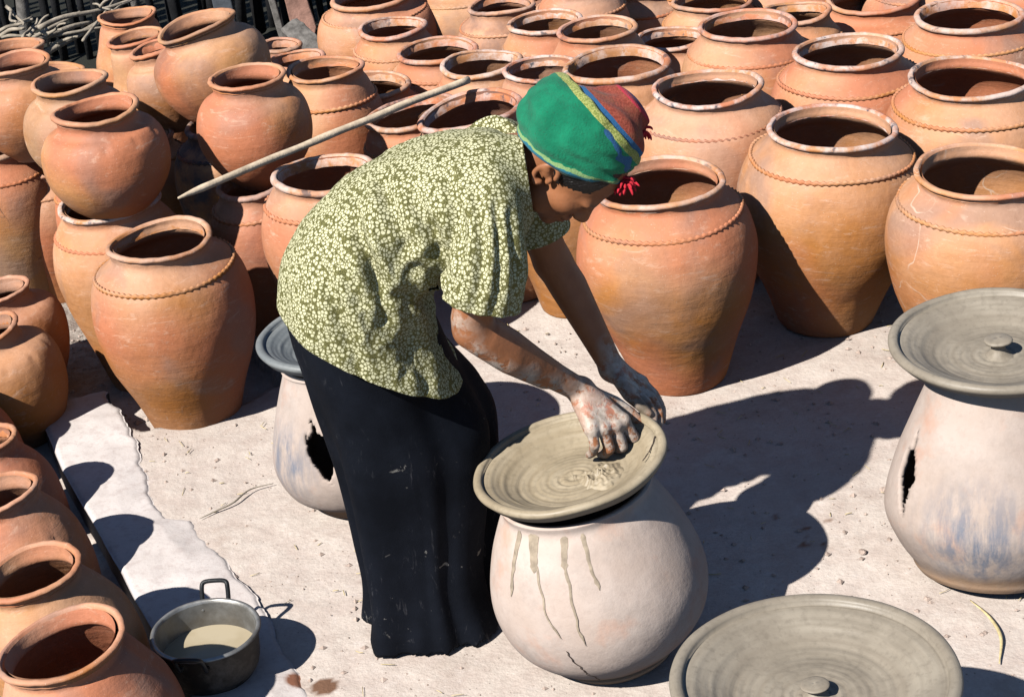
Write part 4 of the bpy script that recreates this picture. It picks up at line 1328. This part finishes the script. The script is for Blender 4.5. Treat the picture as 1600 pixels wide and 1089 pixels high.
RW = (0.125, 3.250, 0.537)
def build_body():
    f = Field((-0.52, 2.98, -0.005), (0.33, 3.56, 1.20), 0.0030)
    Y0 = 3.30
    # trunk (kept well inside the clothes)
    for s in (-1, 1):
        f.chain([((-0.295, Y0 + s * .05, .70), .068), ((-0.275, Y0 + s * .06, .83), .065), ((-0.20, Y0 + s * .055, .915), .065), ((-0.10, Y0 + s * .06, .965), .066), ((-0.03, Y0 + s * .07, .975), .066)], .03)
        f.chain([((-0.28, Y0 + s * .055, .68), .062), ((-0.215, Y0 + s * .06, .40), .050), ((-0.255, Y0 + s * .06, .09), .034)], .02)
        f.chain([((-0.275, Y0 + s * .06, .042), .032), ((-0.175, Y0 + s * .062, .022), .022)], .01)
        f.cone((-0.05, Y0 + s * .07, .97), (-0.02, Y0 + s * .11, .955), .052, .042, .03)
    # neck and head
    f.chain([((-0.01, Y0, 1.0), .058), ((0.055, Y0, 1.008), .050), (hp(0.0, 0, -.02), .050)], .025)
    def E(x, y, z, rx, ry, rz, k=.012): f.ell(hp(x, y, z), (rx, ry, rz), RH, k)
    E(0.004, 0, .052, .092, .074, .086, .02)
    E(0.052, 0, -.010, .046, .055, .072, .03)
    E(0.050, 0, -.062, .043, .042, .034, .025)
    for s in (-1, 1):
        E(0.060, s * .036, -.012, .028, .024, .022, .02)      # cheekbone
        E(0.035, s * .050, -.055, .026, .016, .026, .02)      # jaw corner
        E(0.084, s * .027, .028, .016, .026, .010, .014)      # brow
        E(0.079, s * .030, .008, .013, .016, .010, .008)      # lowered lid
        E(0.103, s * .011, -.027, .008, .007, .007, .006)     # nostril wing
        # ear: shell ring, lobe, tragus
        e = []
        for q in range(13):
            a = -1.9 + q * 4.5 / 12
            e.append((hp(-.004 - .017 * cos(a) * 1.0, s * (.074 + .006 * (1 - cos(a * .5))), .004 + .028 * sin(a)), .0052))
        f.chain(e, .004)
        f.cone(hp(-.002, s * .071, -.026), hp(.004, s * .071, -.018), .0075, .006, .005)
        f.cone(hp(.011, s * .070, -.004), hp(.010, s * .071, .004), .006, .005, .004)
        f.cone(hp(-.006, s * .066, .004), hp(-.012, s * .070, .010), .012, .010, .006)
    f.chain([(hp(.088, 0, .026), .010), (hp(.104, 0, -.004), .0105), (hp(.114, 0, -.022), .0125)], .012)
    E(0.098, 0, -.048, .012, .021, .0065, .006)
    E(0.096, 0, -.061, .012, .019, .0075, .006)
    E(0.084, 0, -.084, .018, .022, .017, .016)
    # near (right) arm
    f.chain([((-0.018, 3.150, .930), .040), ((-0.042, 3.145, .855), .039), ((-0.070, 3.153, .765), .037), ((-0.069, 3.155, .741), .036)], .012)
    f.chain([((-0.069, 3.155, .741), .035), ((-0.045, 3.162, .719), .0385), ((-0.010, 3.177, .683), .0385), ((0.030, 3.198, .638), .033), ((0.080, 3.228, .583), .0265), (RW, .0235)], .012)
    f.chain([((-0.056, 3.146, .716), .022), ((-0.006, 3.164, .662), .024), ((0.054, 3.206, .592), .014)], .016)
    f.cone((0.112, 3.234, .546), (0.116, 3.234, .543), .0115, .0115, .010)
    # near hand
    MC = dict(i=(0.200, 3.212, .482), m=(0.182, 3.200, .480), r=(0.159, 3.186, .482), p=(0.136, 3.175, .489))
    PI_ = dict(i=(0.219, 3.214, .441), m=(0.193, 3.196, .434), r=(0.167, 3.180, .442), p=(0.139, 3.166, .461))
    TI = dict(i=(0.212, 3.238, .420), m=(0.186, 3.222, .414), r=(0.160, 3.202, .419), p=(0.136, 3.188, .433))
    TP = dict(i=(0.200, 3.252, .417), m=(0.176, 3.235, .411), r=(0.151, 3.215, .412), p=(0.128, 3.200, .421))
    RAD = dict(i=.0112, m=.0116, r=.0112, p=.0100)
    for q in 'imrp':
        f.cone(RW, MC[q], .0205, .0138, .014)
    for q in 'imrp':                                  # tendons over the back of the hand
        a_ = np.array(RW) * .75 + np.array(MC[q]) * .25 + np.array((.001, -.008, .011)); b_ = np.array(MC[q]) + np.array((0, -.005, .008))
        f.cone(a_, b_, .0042, .0060, .005)
    f.cone((0.150, 3.250, .518), (0.186, 3.230, .486), .018, .014, .012)
    f.cone((0.124, 3.222, .520), (0.134, 3.185, .495), .017, .013, .012)
    for q in 'imrp':
        r = RAD[q]
        f.cone(MC[q], MC[q], r * 1.28, r * 1.28, .006)
        f.chain([(MC[q], r * 1.08), (PI_[q], r * 1.05), (TI[q], r * .92), (TP[q], r * .82)], .0030)
    f.chain([((0.152, 3.258, .518), .0165), ((0.190, 3.270, .492), .0130), ((0.220, 3.268, .466), .0112), ((0.238, 3.258, .447), .0092)], .006)
    # far (left) arm
    f.chain([((0.02, 3.415, .955), .043), ((0.06, 3.435, .86), .040), ((0.098, 3.445, .730), .037)], .012)
    f.chain([((0.098, 3.445, .730), .037), ((0.125, 3.435, .675), .038), ((0.165, 3.40, .585), .030), ((0.194, 3.372, .520), .0245)], .012)
    LW = (0.196, 3.370, .513)
    LM = dict(i=(0.226, 3.330, .484), m=(0.240, 3.350, .480), r=(0.250, 3.370, .474), p=(0.254, 3.387, .468))
    LP = dict(i=(0.253, 3.309, .465), m=(0.266, 3.328, .460), r=(0.274, 3.350, .452), p=(0.276, 3.372, .446))
    LT = dict(i=(0.264, 3.287, .446), m=(0.277, 3.305, .441), r=(0.285, 3.327, .434), p=(0.286, 3.352, .430))
    LU = dict(i=(0.262, 3.272, .432), m=(0.276, 3.289, .425), r=(0.283, 3.310, .418), p=(0.284, 3.338, .415))
    for q in 'imrp':
        f.cone(LW, LM[q], .0200, .0125, .014)
        r = RAD[q]
        f.cone(LM[q], LM[q], r * 1.25, r * 1.25, .006)
        f.chain([(LM[q], r * 1.08), (LP[q], r), (LT[q], r * .9), (LU[q], r * .8)], .0030)
    f.chain([((0.206, 3.345, .506), .0165), ((0.221, 3.305, .486), .0135), ((0.240, 3.288, .470), .0115), ((0.254, 3.276, .456), .0095)], .006)
    me = f.mesh('body')
    relax(me, 2, .5)
    P = verts_of(me).astype(float)
    n1 = np.array([noise.noise(Vector(p) * 22) for p in P]); n2 = np.array([noise.noise(Vector(p) * 55) for p in P])
    dR = np.linalg.norm(P - np.array((0.165, 3.20, .485)), axis=1)
    dL = np.linalg.norm(P - np.array((0.245, 3.33, .470)), axis=1)
    clay = np.clip(1.35 - np.minimum(dR, dL * 1.15) / .12 + .5 * n1, 0, 1)
    # dried slip along the underside of the near forearm and at the elbow
    a, b = np.array((-0.07, 3.130, .712)), np.array((0.095, 3.212, .548))
    t = np.clip((P - a) @ (b - a) / ((b - a) @ (b - a)), 0, 1)
    dF = np.linalg.norm(P - a - t[:, None] * (b - a), axis=1)
    clay = np.maximum(clay, np.clip(1.2 - dF / .026 + .7 * n1, 0, 1) * (P[:, 1] < 3.27))
    clay = np.maximum(clay, np.clip(1 - np.linalg.norm(P - np.array((-.10, 3.132, .770)), axis=1) / .045 + .5 * n1, 0, 1) * .8)
    flush = np.clip(1.1 - np.linalg.norm(P - np.array((0.150, 3.205, .515)), axis=1) / .05 + .4 * n2, 0, .75)
    flush = np.maximum(flush, np.clip(1.1 - np.linalg.norm(P - np.array((0.205, 3.36, .512)), axis=1) / .035, 0, .7))
    mud = np.clip(1.1 - np.linalg.norm(P - np.array((0.246, 3.285, .464)), axis=1) / .032 + .4 * n2, 0, .9)
    tips = np.min([np.linalg.norm(P - np.array(TP[q]), axis=1) for q in 'imrp'], 0)
    mud = np.maximum(mud, np.clip(1 - tips / .012 + .5 * n2, 0, .6))
    lips = np.clip(1.2 - np.linalg.norm((P - hp(.104, 0, -.055)) / .014, axis=1) * .8, 0, .8)
    dark = np.zeros(len(P))
    for s in (-1, 1):
        dark = np.maximum(dark, np.clip(1 - np.linalg.norm((P - hp(.108, s * .008, -.033)) / .0045, axis=1), 0, 1))
        L = (P - hp(.088, s * .030, .003)) @ RH     # lash line
        dark = np.maximum(dark, np.clip(1 - np.abs(L[:, 2] + .0) / .0022, 0, 1) * (np.abs(L[:, 1]) < .014) * (np.abs(L[:, 0]) < .014))
        L = (P - hp(.090, s * .030, .034)) @ RH     # eyebrow
        dark = np.maximum(dark, np.clip(1 - np.abs(L[:, 2]) / .005, 0, 1) * (np.abs(L[:, 1]) < .019) * (np.abs(L[:, 0]) < .02) * .8)
    L = (P - hp(.102, 0, -.0545)) @ RH
    dark = np.maximum(dark, np.clip(1 - np.abs(L[:, 2]) / .0022, 0, 1) * (np.abs(L[:, 1]) < .019) * (np.abs(L[:, 0]) < .02))
    for nme, val in (('clay', clay), ('flush', flush), ('mud', mud), ('lips', lips), ('dark', dark)): float_attr(me, nme, val)
    attach(link_mesh('body', me, M_SKIN))
build_body()

# ---- hair under the turban
def build_hair():
    f = Field(HEAD - .14, HEAD + .16, .0028)
    sl, X, Y, Z = f.box(f.lo, f.lo + (f.n - 1) * f.h)
    P = [X - HEAD[0], Y - HEAD[1], Z - HEAD[2]]
    x, y, z = [RH[0][i] * P[0] + RH[1][i] * P[1] + RH[2][i] * P[2] for i in range(3)]
    d = Field.elld(X, Y, Z, hp(.003, 0, .052), np.array((.0935, .0758, .0875)), RH)
    front = np.where(np.abs(y) > .045, .045, .084)                       # hairline: temples further back
    line = np.maximum(x - .068, (0.030 - z) - np.clip((x + .01) * -1.2, 0, .05) - np.clip((.045 - np.abs(x - .030)) * 1.1, 0, .038))
    f.D = np.maximum(d, line).astype(np.float32)
    f.D += (0.0012 * np.sin(x * 900 + 14 * np.sin(z * 60))).astype(np.float32)
    me = f.mesh('hair'); relax(me, 1)
    k = NT('black_hair'); v = k.coord('Object', (60, 60, 300))
    k.bump(k.noise(v, 3, 3), .5, .003)
    attach(link_mesh('hair', me, k.out((.010, .009, .009), .45)))
build_hair()

# ---- turban: a green cloth wound over a red-brown one
def build_turban():
    c = np.array((0.176, 3.258, 1.060))
    RT = np.array(Matrix.Rotation(radians(16), 3, 'Y'))
    wA, wC = np.array((0.059, 3.2, 1.050)), np.array((0.272, 3.2, .950))
    e = wC - wA; e[1] = 0; e /= np.linalg.norm(e)
    nB = np.array((-e[2], -0.10, e[0])); nB /= np.linalg.norm(nB)
    d1, d2 = np.array((0.164, 3.30, 1.145)), np.array((0.272, 3.222, 1.014))
    g = d2 - d1; g /= np.linalg.norm(g)
    side = np.array((0.05, .93, -.37))
    nA = np.cross(side, g); nA /= np.linalg.norm(nA)
    if nA[0] < 0: nA = -nA
    lo, hi = c - .16, c + .16
    out = []
    for which in ('green', 'red'):
        f = Field(lo, hi, .0026)
        sl, X, Y, Z = f.box(f.lo, f.lo + (f.n - 1) * f.h)
        dA = (X - d1[0]) * nA[0] + (Y - d1[1]) * nA[1] + (Z - d1[2]) * nA[2]
        dB = (X - wA[0]) * nB[0] + (Y - wA[1]) * nB[1] + (Z - wA[2]) * nB[2]
        if which == 'green':
            d = Field.elld(X, Y, Z, c, np.array((.107, .101, .093)), RT)
            d2_ = Field.elld(X, Y, Z, np.array((.126, 3.28, 1.098)), np.array((.064, .082, .062)), RT)
            h = np.clip(.5 + .5 * (d - d2_) / .05, 0, 1); d = d * (1 - h) + d2_ * h - .05 * h * (1 - h)
            d += .0030 * np.sin(X * 38 + Z * 55 + 2 * np.sin(Y * 30)) * np.sin(Z * 47 - X * 31 + 1.3) + .0012 * np.sin(X * 130 + Z * 90 + 3 * np.sin(Z * 60)) 
            # layers of winding gather towards the lower right
            gx = np.clip((X - .13) / .12, 0, 1)
            fold = np.sin((dB * 230 + (X - .1) * 60) + 3 * np.sin(X * 25))
            d += -.0062 * gx * fold * np.clip(1.2 - dB / .05, 0, 1)
            d += .0016 * np.sin(dB * 95 + X * 70 + Y * 20) * np.clip(1 - dB / .09, .15, 1)
            d += -.0065 * np.exp(-((dB - .012) / .008) ** 2) - .0035 * np.exp(-((dB - .030 - (X - .1) * .12) / .006) ** 2) * gx                    # rolled edge
            d = np.maximum(d, dA + .0015 * np.sin(Y * 160))
            d = np.maximum(d, -dB + .002 * np.sin(X * 90))
        else:
            d = Field.elld(X, Y, Z, c + np.array((.004, 0, -.001)), np.array((.1025, .096, .0865)), RT)
            d2_ = Field.elld(X, Y, Z, np.array((.232, 3.262, 1.080)), np.array((.047, .066, .054)), RT)
            h = np.clip(.5 + .5 * (d - d2_) / .02, 0, 1); d = d * (1 - h) + d2_ * h - .02 * h * (1 - h)
            d += .0032 * np.sin(dA * 120 + Y * 40) + .0018 * np.sin(Y * 170 + X * 60) - .004 * np.exp(-((dA - .056) / .006) ** 2)
            d = np.maximum(d, -dB + .012)
        f.D = d.astype(np.float32)
        me = f.mesh('turban'); relax(me, 2)
        P = verts_of(me)
        float_attr(me, 'diag', (P - d1) @ nA); float_attr(me, 'edge', (P - wA) @ nB)
        k = NT('green_turban_cloth' if which == 'green' else 'red_turban_cloth')
        v = k.coord(); fine = k.noise(v, 260, 4, .7); soft = k.noise(v, 35, 4)
        A, Bq = k.attr('diag'), k.attr('edge')
        wob = k.math('MULTIPLY', k.math('SUBTRACT', k.noise(k.coord('Object', (26, 26, 26)), 1.0, 3, .6), .5), .020 if which == 'green' else .012)
        A = k.math('ADD', A, k.math('MULTIPLY', wob, .35)); Bw = k.math('ADD', Bq, wob)
        if which == 'green':
            col = k.mix(k.ramp(soft, (.35, 0.0), (.65, 1.0)), (0.0022, 0.125, 0.062), (0.005, 0.180, 0.090))
            col = k.mix(k.ramp(fine, (.58, 0.0), (.72, .6)), col, (0.03, 0.05, 0.03))
            tw = k.noise(k.coord('Object', (320, 320, 320)), 1.0, 2)
            col = k.mix(k.math('GREATER_THAN', A, -.0145), col, k.mix(k.ramp(tw, (.42, 0.0), (.58, 1.0)), (0.20, 0.24, 0.05), (0.40, 0.42, 0.13)))
            # woven selvedge bands along the brow
            st = k.math('LESS_THAN', Bw, .015)
            col = k.mix(st, col, (0.015, 0.13, 0.19))
            st2 = k.math('MULTIPLY', k.math('LESS_THAN', Bw, .0205), k.math('GREATER_THAN', Bw, .0145))
            col = k.mix(st2, col, (0.20, 0.32, 0.13))
            st3 = k.math('LESS_THAN', Bw, .0055)
            col = k.mix(st3, col, k.mix(k.ramp(tw, (.45, 0.0), (.55, 1.0)), (0.05, 0.16, 0.10), (0.16, 0.12, 0.10)))
        else:
            col = k.mix(k.ramp(fine, (.4, 0.0), (.6, 1.0)), (0.16, 0.030, 0.018), (0.27, 0.062, 0.040))
            col = k.mix(k.ramp(soft, (.5, 0.0), (.7, .5)), col, (0.17, 0.085, 0.04))
            col = k.mix(k.math('LESS_THAN', A, .0085), col, (0.018, 0.085, 0.20))
            far = k.math('GREATER_THAN', A, .060)
            col = k.mix(far, col, (0.055, 0.025, 0.11))
            mid = k.math('MULTIPLY', k.math('GREATER_THAN', A, .0525), k.math('LESS_THAN', A, .0605))
            col = k.mix(mid, col, (0.36, 0.025, 0.045))
            pale = k.math('MULTIPLY', k.math('GREATER_THAN', A, .070), k.math('LESS_THAN', A, .0745))
            col = k.mix(pale, col, (0.35, 0.40, 0.36))
        k.bump(k.math('ADD', fine, k.math('ADD', k.math('MULTIPLY', soft, .6), k.math('MULTIPLY', k.noise(v, 90, 4, .7), .6))), .6, .004)
        k.b.inputs['Sheen Weight'].default_value = .08
        out.append(attach(link_mesh('turban_wrap' if which == 'green' else 'turban_crown', me, k.out(col, .95))))
    # red tassels and frayed threads
    red = plain('red_wool', (0.46, 0.020, 0.034), .9, 0, .3, 90, .3)
    for (cc, nst, L) in (((0.238, 3.205, .982), 26, .022), ((0.276, 3.245, 1.058), 14, .018)):
        V, F = [], []
        for q in range(nst):
            a = random.uniform(0, 6.28); up = random.uniform(-1, .5)
            d = Vector((cos(a), sin(a) * .6 - .3, up)).normalized()
            p0 = Vector(cc) + Vector([random.uniform(-.006, .006) for _ in range(3)])
            pts = [p0, p0 + d * L * .45, p0 + d * L * .8 + Vector((0, 0, -.003)), p0 + d * L * random.uniform(.8, 1.1) + Vector((0, 0, -.008))]
            v, fa = tube(catmull(pts, 8), [.0022, .0026, .003, .003, .0028, .0024, .0018, .0008], 6)
            b = len(V); V += v; F += [tuple(b + x for x in ff) for ff in fa]
        attach(mk('tassel', V, F, red))
build_turban()

# ---- shirt
FOLDS = [(-0.26, 0.963, -0.228, 0.78, -.014, .012), (-0.23, 0.77, -0.194, 0.67, -.010, .016), (-0.202, 1.015, -0.169, 0.888, -.010, .013), (-0.144, 1.002, -0.112, 0.882, -.011, .013),
         (-0.17, 0.879, -0.106, 0.83, -.010, .013), (-0.199, 0.831, -0.127, 0.741, -.010, .014), (-0.331, 0.885, -0.288, 0.681, -.007, .013), (-0.259, 0.902, -0.237, 0.807, .006, .014),
         (-0.083, 1.032, -0.079, 0.916, -.008, .012), (-0.033, 1.01, -0.062, 0.83, -.008, .009), (-0.002, 0.998, -0.031, 0.81, -.007, .008), (0.020, 0.983, 0.000, 0.795, -.006, .008),
         (-0.125, 0.757, -0.107, 0.60, -.008, .012), (-0.186, 0.738, -0.172, 0.60, -.007, .012), (-0.225, 0.99, -0.195, 0.85, .008, .014), (-0.165, 0.80, -0.15, 0.62, .008, .012),
         (-0.38, .80, -.34, .64, .004, .02), (-0.290, .93, -.262, .72, .006, .016), (-0.120, .93, -.19, .86, .008, .012)]
def mat_shirt():
    k = NT('flowered_cotton')
    v = k.coord()
    dn = k.n('ShaderNodeTexNoise'); dn.inputs['Scale'].default_value = 60; k.l(v, dn.inputs['Vector'])
    vv = k.mix(.006, v, dn.outputs['Color'], 'ADD')
    S = 142
    d1 = k.vor(vv, S, 'F1', 'Distance', .85)
    de = k.vor(vv, S, 'DISTANCE_TO_EDGE', 'Distance', .85)
    pet = k.vor(vv, S * 3.4, 'F1', 'Distance', 1.0)
    f = k.math('ADD', de, k.math('MULTIPLY', k.math('SUBTRACT', pet, .4), .10))
    flower = k.math('MULTIPLY', k.ramp(f, (.085, 0.0), (.15, 1.0)), k.ramp(k.math('ADD', d1, k.math('MULTIPLY', pet, .12)), (.54, 1.0), (.66, 0.0)))
    leaf = k.vor(vv, S * 2.1, 'DISTANCE_TO_EDGE', 'Distance', 1.0)
    col = k.mix(k.ramp(leaf, (.06, .8), (.16, 0.0)), (0.062, 0.060, 0.018), (0.20, 0.19, 0.07))
    heart = k.ramp(d1, (.10, 1.0), (.20, 0.0))
    fl = k.mix(k.ramp(pet, (.25, 0.0), (.5, .6)), (0.66, 0.635, 0.43), (0.52, 0.50, 0.28))
    fl = k.mix(k.math('MULTIPLY', heart, .35), fl, (0.66, 0.63, 0.40))
    col = k.mix(flower, col, fl)
    k.bump(k.math('ADD', k.noise(v, 600, 2), k.math('MULTIPLY', k.noise(v, 30, 3), 1.2)), .25, .004)
    return k.out(col, .9)
def build_shirt():
    # (back x, back z), (front x, front z), half width
    S = [((-.452, .600), (-.080, .460), .200), ((-.446, .660), (-.090, .520), .198), ((-.438, .735), (-.104, .585), .180), ((-.434, .805), (-.136, .680), .175), ((-.406, .882), (-.142, .750), .172), ((-.350, .950), (-.125, .795), .165),
         ((-.270, 1.008), (-.085, .825), .165), ((-.180, 1.047), (-.035, .848), .170), ((-.090, 1.070), (.015, .872), .176), ((-.015, 1.076), (.050, .890), .148), ((.030, 1.068), (.075, .915), .088), ((.062, 1.062), (.098, .945), .064), ((.10, 1.055), (.125, .965), .058)]
    rows = catmull([(b[0], b[1], f[0], f[1], w) for b, f, w in S], 70)
    n = 64
    V, F = [], []
    for (bx, bz, fx, fz, w) in rows:
        cxm, czm = (bx + fx) / 2, (bz + fz) / 2
        hx, hz_ = (bx - fx) / 2, (bz - fz) / 2
        for k in range(n):
            t = 2 * pi * k / n
            ct, st = cos(t), sin(t)
            p = 2.25 - .35 * min(1, max(0, (bx + .16) / .1))
            ce = abs(ct) ** (2 / p) * (1 if ct > 0 else -1); se = abs(st) ** (2 / p) * (1 if st > 0 else -1)
            V.append((cxm + hx * ce, (3.27 + .04 * min(1, max(0, (-.02 - bx) / .16))) + w * se, czm + hz_ * ce - .014 * min(1, max(0, (-.02 - bx) / .16))))
    m = len(rows)
    for i in range(m - 1):
        for k in range(n):
            F.append((i * n + k, i * n + (k + 1) % n, (i + 1) * n + (k + 1) % n, (i + 1) * n + k))
    F.append(tuple(range(n))); F.append(tuple((m - 1) * n + k for k in reversed(range(n))))
    def add(v, f):
        b = len(V); V.extend([tuple(x) for x in v]); F.extend([tuple(b + q for q in ff) for ff in f])
    v, f = tube(catmull([(-0.025, 3.17, .975), (-0.018, 3.130, .945), (-0.026, 3.110, .892), (-0.044, 3.118, .828), (-0.056, 3.124, .766)], 16), [.058 + .0012 * i for i in range(16)], 28); add(v, f)
    v, f = tube(catmull([(-0.0, 3.37, 1.0), (0.025, 3.42, .97), (0.055, 3.437, .88), (0.076, 3.440, .795), (0.088, 3.442, .74)], 16), [.070 - .0002 * i for i in range(16)], 28); add(v, f)
    tmp = mk('tmp', V, F)
    bm = bmesh.new(); bm.from_mesh(tmp.data); bmesh.ops.recalc_face_normals(bm, faces=bm.faces); bm.to_mesh(tmp.data); bm.free()
    md = tmp.modifiers.new('r', 'REMESH'); md.mode = 'VOXEL'; md.voxel_size = .0042
    dg = bpy.context.evaluated_depsgraph_get()
    me = bpy.data.meshes.new_from_object(tmp.evaluated_get(dg))
    bpy.data.objects.remove(tmp)
    relax(me, 14, .5)
    P = verts_of(me).astype(float)
    N = np.zeros(len(P) * 3, np.float32); me.vertices.foreach_get('normal', N); N = N.reshape(-1, 3)
    d = np.zeros(len(P))
    nearside = np.clip((3.30 - P[:, 1]) / .06, 0, 1)
    for (x0, z0, x1, z1, amp, w) in FOLDS:
        ex, ez = x1 - x0, z1 - z0
        t = ((P[:, 0] - x0) * ex + (P[:, 2] - z0) * ez) / (ex * ex + ez * ez)
        tc = np.clip(t, 0, 1)
        bend = .010 * np.sin(tc * pi) * (1 if amp < 0 else -1)
        nx_, nz_ = -ez / hypot(ex, ez), ex / hypot(ex, ez)
        off = (P[:, 0] - x0 - tc * ex) * nx_ + (P[:, 2] - z0 - tc * ez) * nz_ - bend
        al = (P[:, 0] - x0 - tc * ex) ** 2 + (P[:, 2] - z0 - tc * ez) ** 2
        dist2 = np.where((t < 0) | (t > 1), al, off ** 2)
        taper = .35 + .65 * np.sin(pi * np.clip(t * .8 + .15, 0, 1))
        d += amp * np.exp(-dist2 / w ** 2) * taper - amp * .45 * np.exp(-(np.sqrt(dist2) - 1.9 * w) ** 2 / w ** 2) * taper
    nn = np.array([noise.noise(Vector(p) * 11) * .005 + noise.noise(Vector((p[0] * 30, p[1] * 30, p[2] * 12))) * .0022 for p in P])
    def ridge(p, s):
        v = noise.noise(Vector((p[0] * 26 + p[2] * 9, p[1] * 14, p[2] * 10 - p[0] * 12)) * s)
        return 1 - min(1, abs(v) * 3.2)
    amp = np.clip(1.1 - np.hypot(P[:, 0] + .15, P[:, 2] - .82) / .26, 0, 1)
    rg = np.array([ridge(p, 1.0) ** 2 * .0055 + ridge(p + 3.3, 2.1) ** 2 * .0025 for p in P]) * amp
    P += N * (d * nearside + nn + rg)[:, None]
    set_verts(me, P)
    relax(me, 1, .5)
    bm = bmesh.new(); bm.from_mesh(me)
    def cut(co, no, test):
        vs_ = [v for v in bm.verts if test(v.co)]
        s = set(vs_)
        es = [e for e in bm.edges if e.verts[0] in s and e.verts[1] in s]
        fs = [f for f in bm.faces if all(v in s for v in f.verts)]
        bmesh.ops.bisect_plane(bm, geom=vs_ + es + fs, plane_co=co, plane_no=no, clear_outer=True)
    cut((-.437, 3.29, .768), Vector((-.205, 0, -.337)).normalized(), lambda c: c.z < .83 and c.x < .0)
    cut((-.048, 3.118, .808), Vector((-.30, -.15, -1)).normalized(), lambda c: (c - Vector((-.055, 3.115, .772))).length < .112 and c.y < 3.20 and c.x > -.14)
    cut((.078, 3.44, .795), Vector((.2, .02, -1)).normalized(), lambda c: (c - Vector((.085, 3.44, .75))).length < .12 and c.y > 3.35)
    cut((.062, 3.27, 1.0), Vector((1, 0, .05)).normalized(), lambda c: c.x > .03 and c.z > .88 and abs(c.y - 3.27) < .115)
    bm.to_mesh(me); bm.free()
    me.polygons.foreach_set('use_smooth', [True] * len(me.polygons))
    o = attach(link_mesh('shirt', me, mat_shirt()))
    so = o.modifiers.new('cloth', 'SOLIDIFY'); so.thickness = .0028; so.offset = -1
build_shirt()

# ---- long dark skirt
def mat_skirt():
    k = NT('black_indigo_cotton')
    v = k.coord()
    n1 = k.noise(v, 7, 5, .65)
    mp = k.n('ShaderNodeMapping'); k.l(v, mp.inputs[0]); mp.inputs['Scale'].default_value = (22, 22, 7); mp.inputs['Rotation'].default_value = (.3, .5, 0)
    sm = k.noise(mp.outputs[0], 2.2, 5, .7, 1.2)
    dust = k.math('MULTIPLY', k.ramp(sm, (.60, 0.0), (.74, 1.0)), k.ramp(n1, (.42, 0.0), (.6, .5)))
    c = k.mix(k.ramp(n1, (.35, 0.0), (.65, 1.0)), (.0030, .0040, .0068), (.0062, .0080, .0130))
    c = k.mix(dust, c, (.10, .10, .11))
    sm2 = k.noise(v, 34, 4, .6, .8)
    c = k.mix(k.math('MULTIPLY', k.ramp(sm2, (.66, 0.0), (.70, .8)), k.ramp(n1, (.5, 0.0), (.56, 1.0))), c, (.24, .23, .21))
    k.bump(k.math('ADD', k.noise(v, 400, 2), k.math('MULTIPLY', k.noise(v, 40, 3), 1.0)), .2, .004)
    k.b.inputs['Specular IOR Level'].default_value = .08
    return k.out(c, .9)
def smooth01(t):
    t = min(1, max(0, t)); return t * t * (3 - 2 * t)
def build_skirt():
    # z, back x, front x, half width in y
    S = [(.80, -.375, -.195, .120), (.74, -.420, -.160, .145), (.69, -.421, -.140, .152), (.60, -.409, -.112, .155), (.52, -.399, -.072, .157), (.45, -.390, -.048, .158), (.34, -.376, -.056, .150), (.20, -.365, -.074, .146), (.10, -.361, -.080, .148), (.0, -.372, -.074, .152)]
    rows = catmull(S, 110)
    n = 260
    OFF = 0
    V, F = [], []
    for i, (z, bx, fx, w) in enumerate(rows):
        f = i / 109
        A = .001 + .014 * max(0, f - .10) ** 1.1
        for k in range(n):
            t = 2 * pi * k / n
            tt = t + .5 * (1 - f) * sin(t) * .2 + .18 * sin(f * 2.2)
            # pleats sharpen towards the hem
            g = sin(4 * tt + 2.3 + 1.2 * f) + .7 * sin(7 * tt + 2.0 + 2.4 * f) + .25 * f * sin(13 * tt + 4 * f)
            g = (g if g > 0 else g * 1.35) + .5 * nz(cos(t) * 2.2, sin(t) * 2.2, z * 3.0)
            # one long diagonal pull from the hip to the front hem
            dg_ = sin(4 * t + 5.5 * f + .6) * .5
            r = 1 + (A * (g + dg_)) / .15 + .012 * nz(cos(t) * 3 + 4, sin(t) * 3, z * 9)
            c = (bx + fx) / 2; h = (fx - bx) / 2
            ct, st = cos(t), sin(t)
            zz = z
            if f > .9:
                rag = .010 * nz(t * 9, 2) + .006 * nz(t * 31, 5) + .004 * nz(t * 70, 8)
                zz = z + ((f - .9) / .1) ** 2 * (.010 + rag)
            V.append((c + h * r * ct + (-.050 + .088 * smooth01((st + .95) / 1.8)) * (.35 + .65 * smooth01(z / .16)) * max(0, ct) ** .8 * (1 - smooth01((z - .52) / .16)), 3.315 + w * r * st, zz))
    for i in range(109):
        for k in range(n):
            F.append((i * n + k, (i + 1) * n + k, (i + 1) * n + (k + 1) % n, i * n + (k + 1) % n))
    o = attach(mk('skirt', V, F, mat_skirt()))
    so = o.modifiers.new('cloth', 'SOLIDIFY'); so.thickness = .003; so.offset = 0
build_skirt()
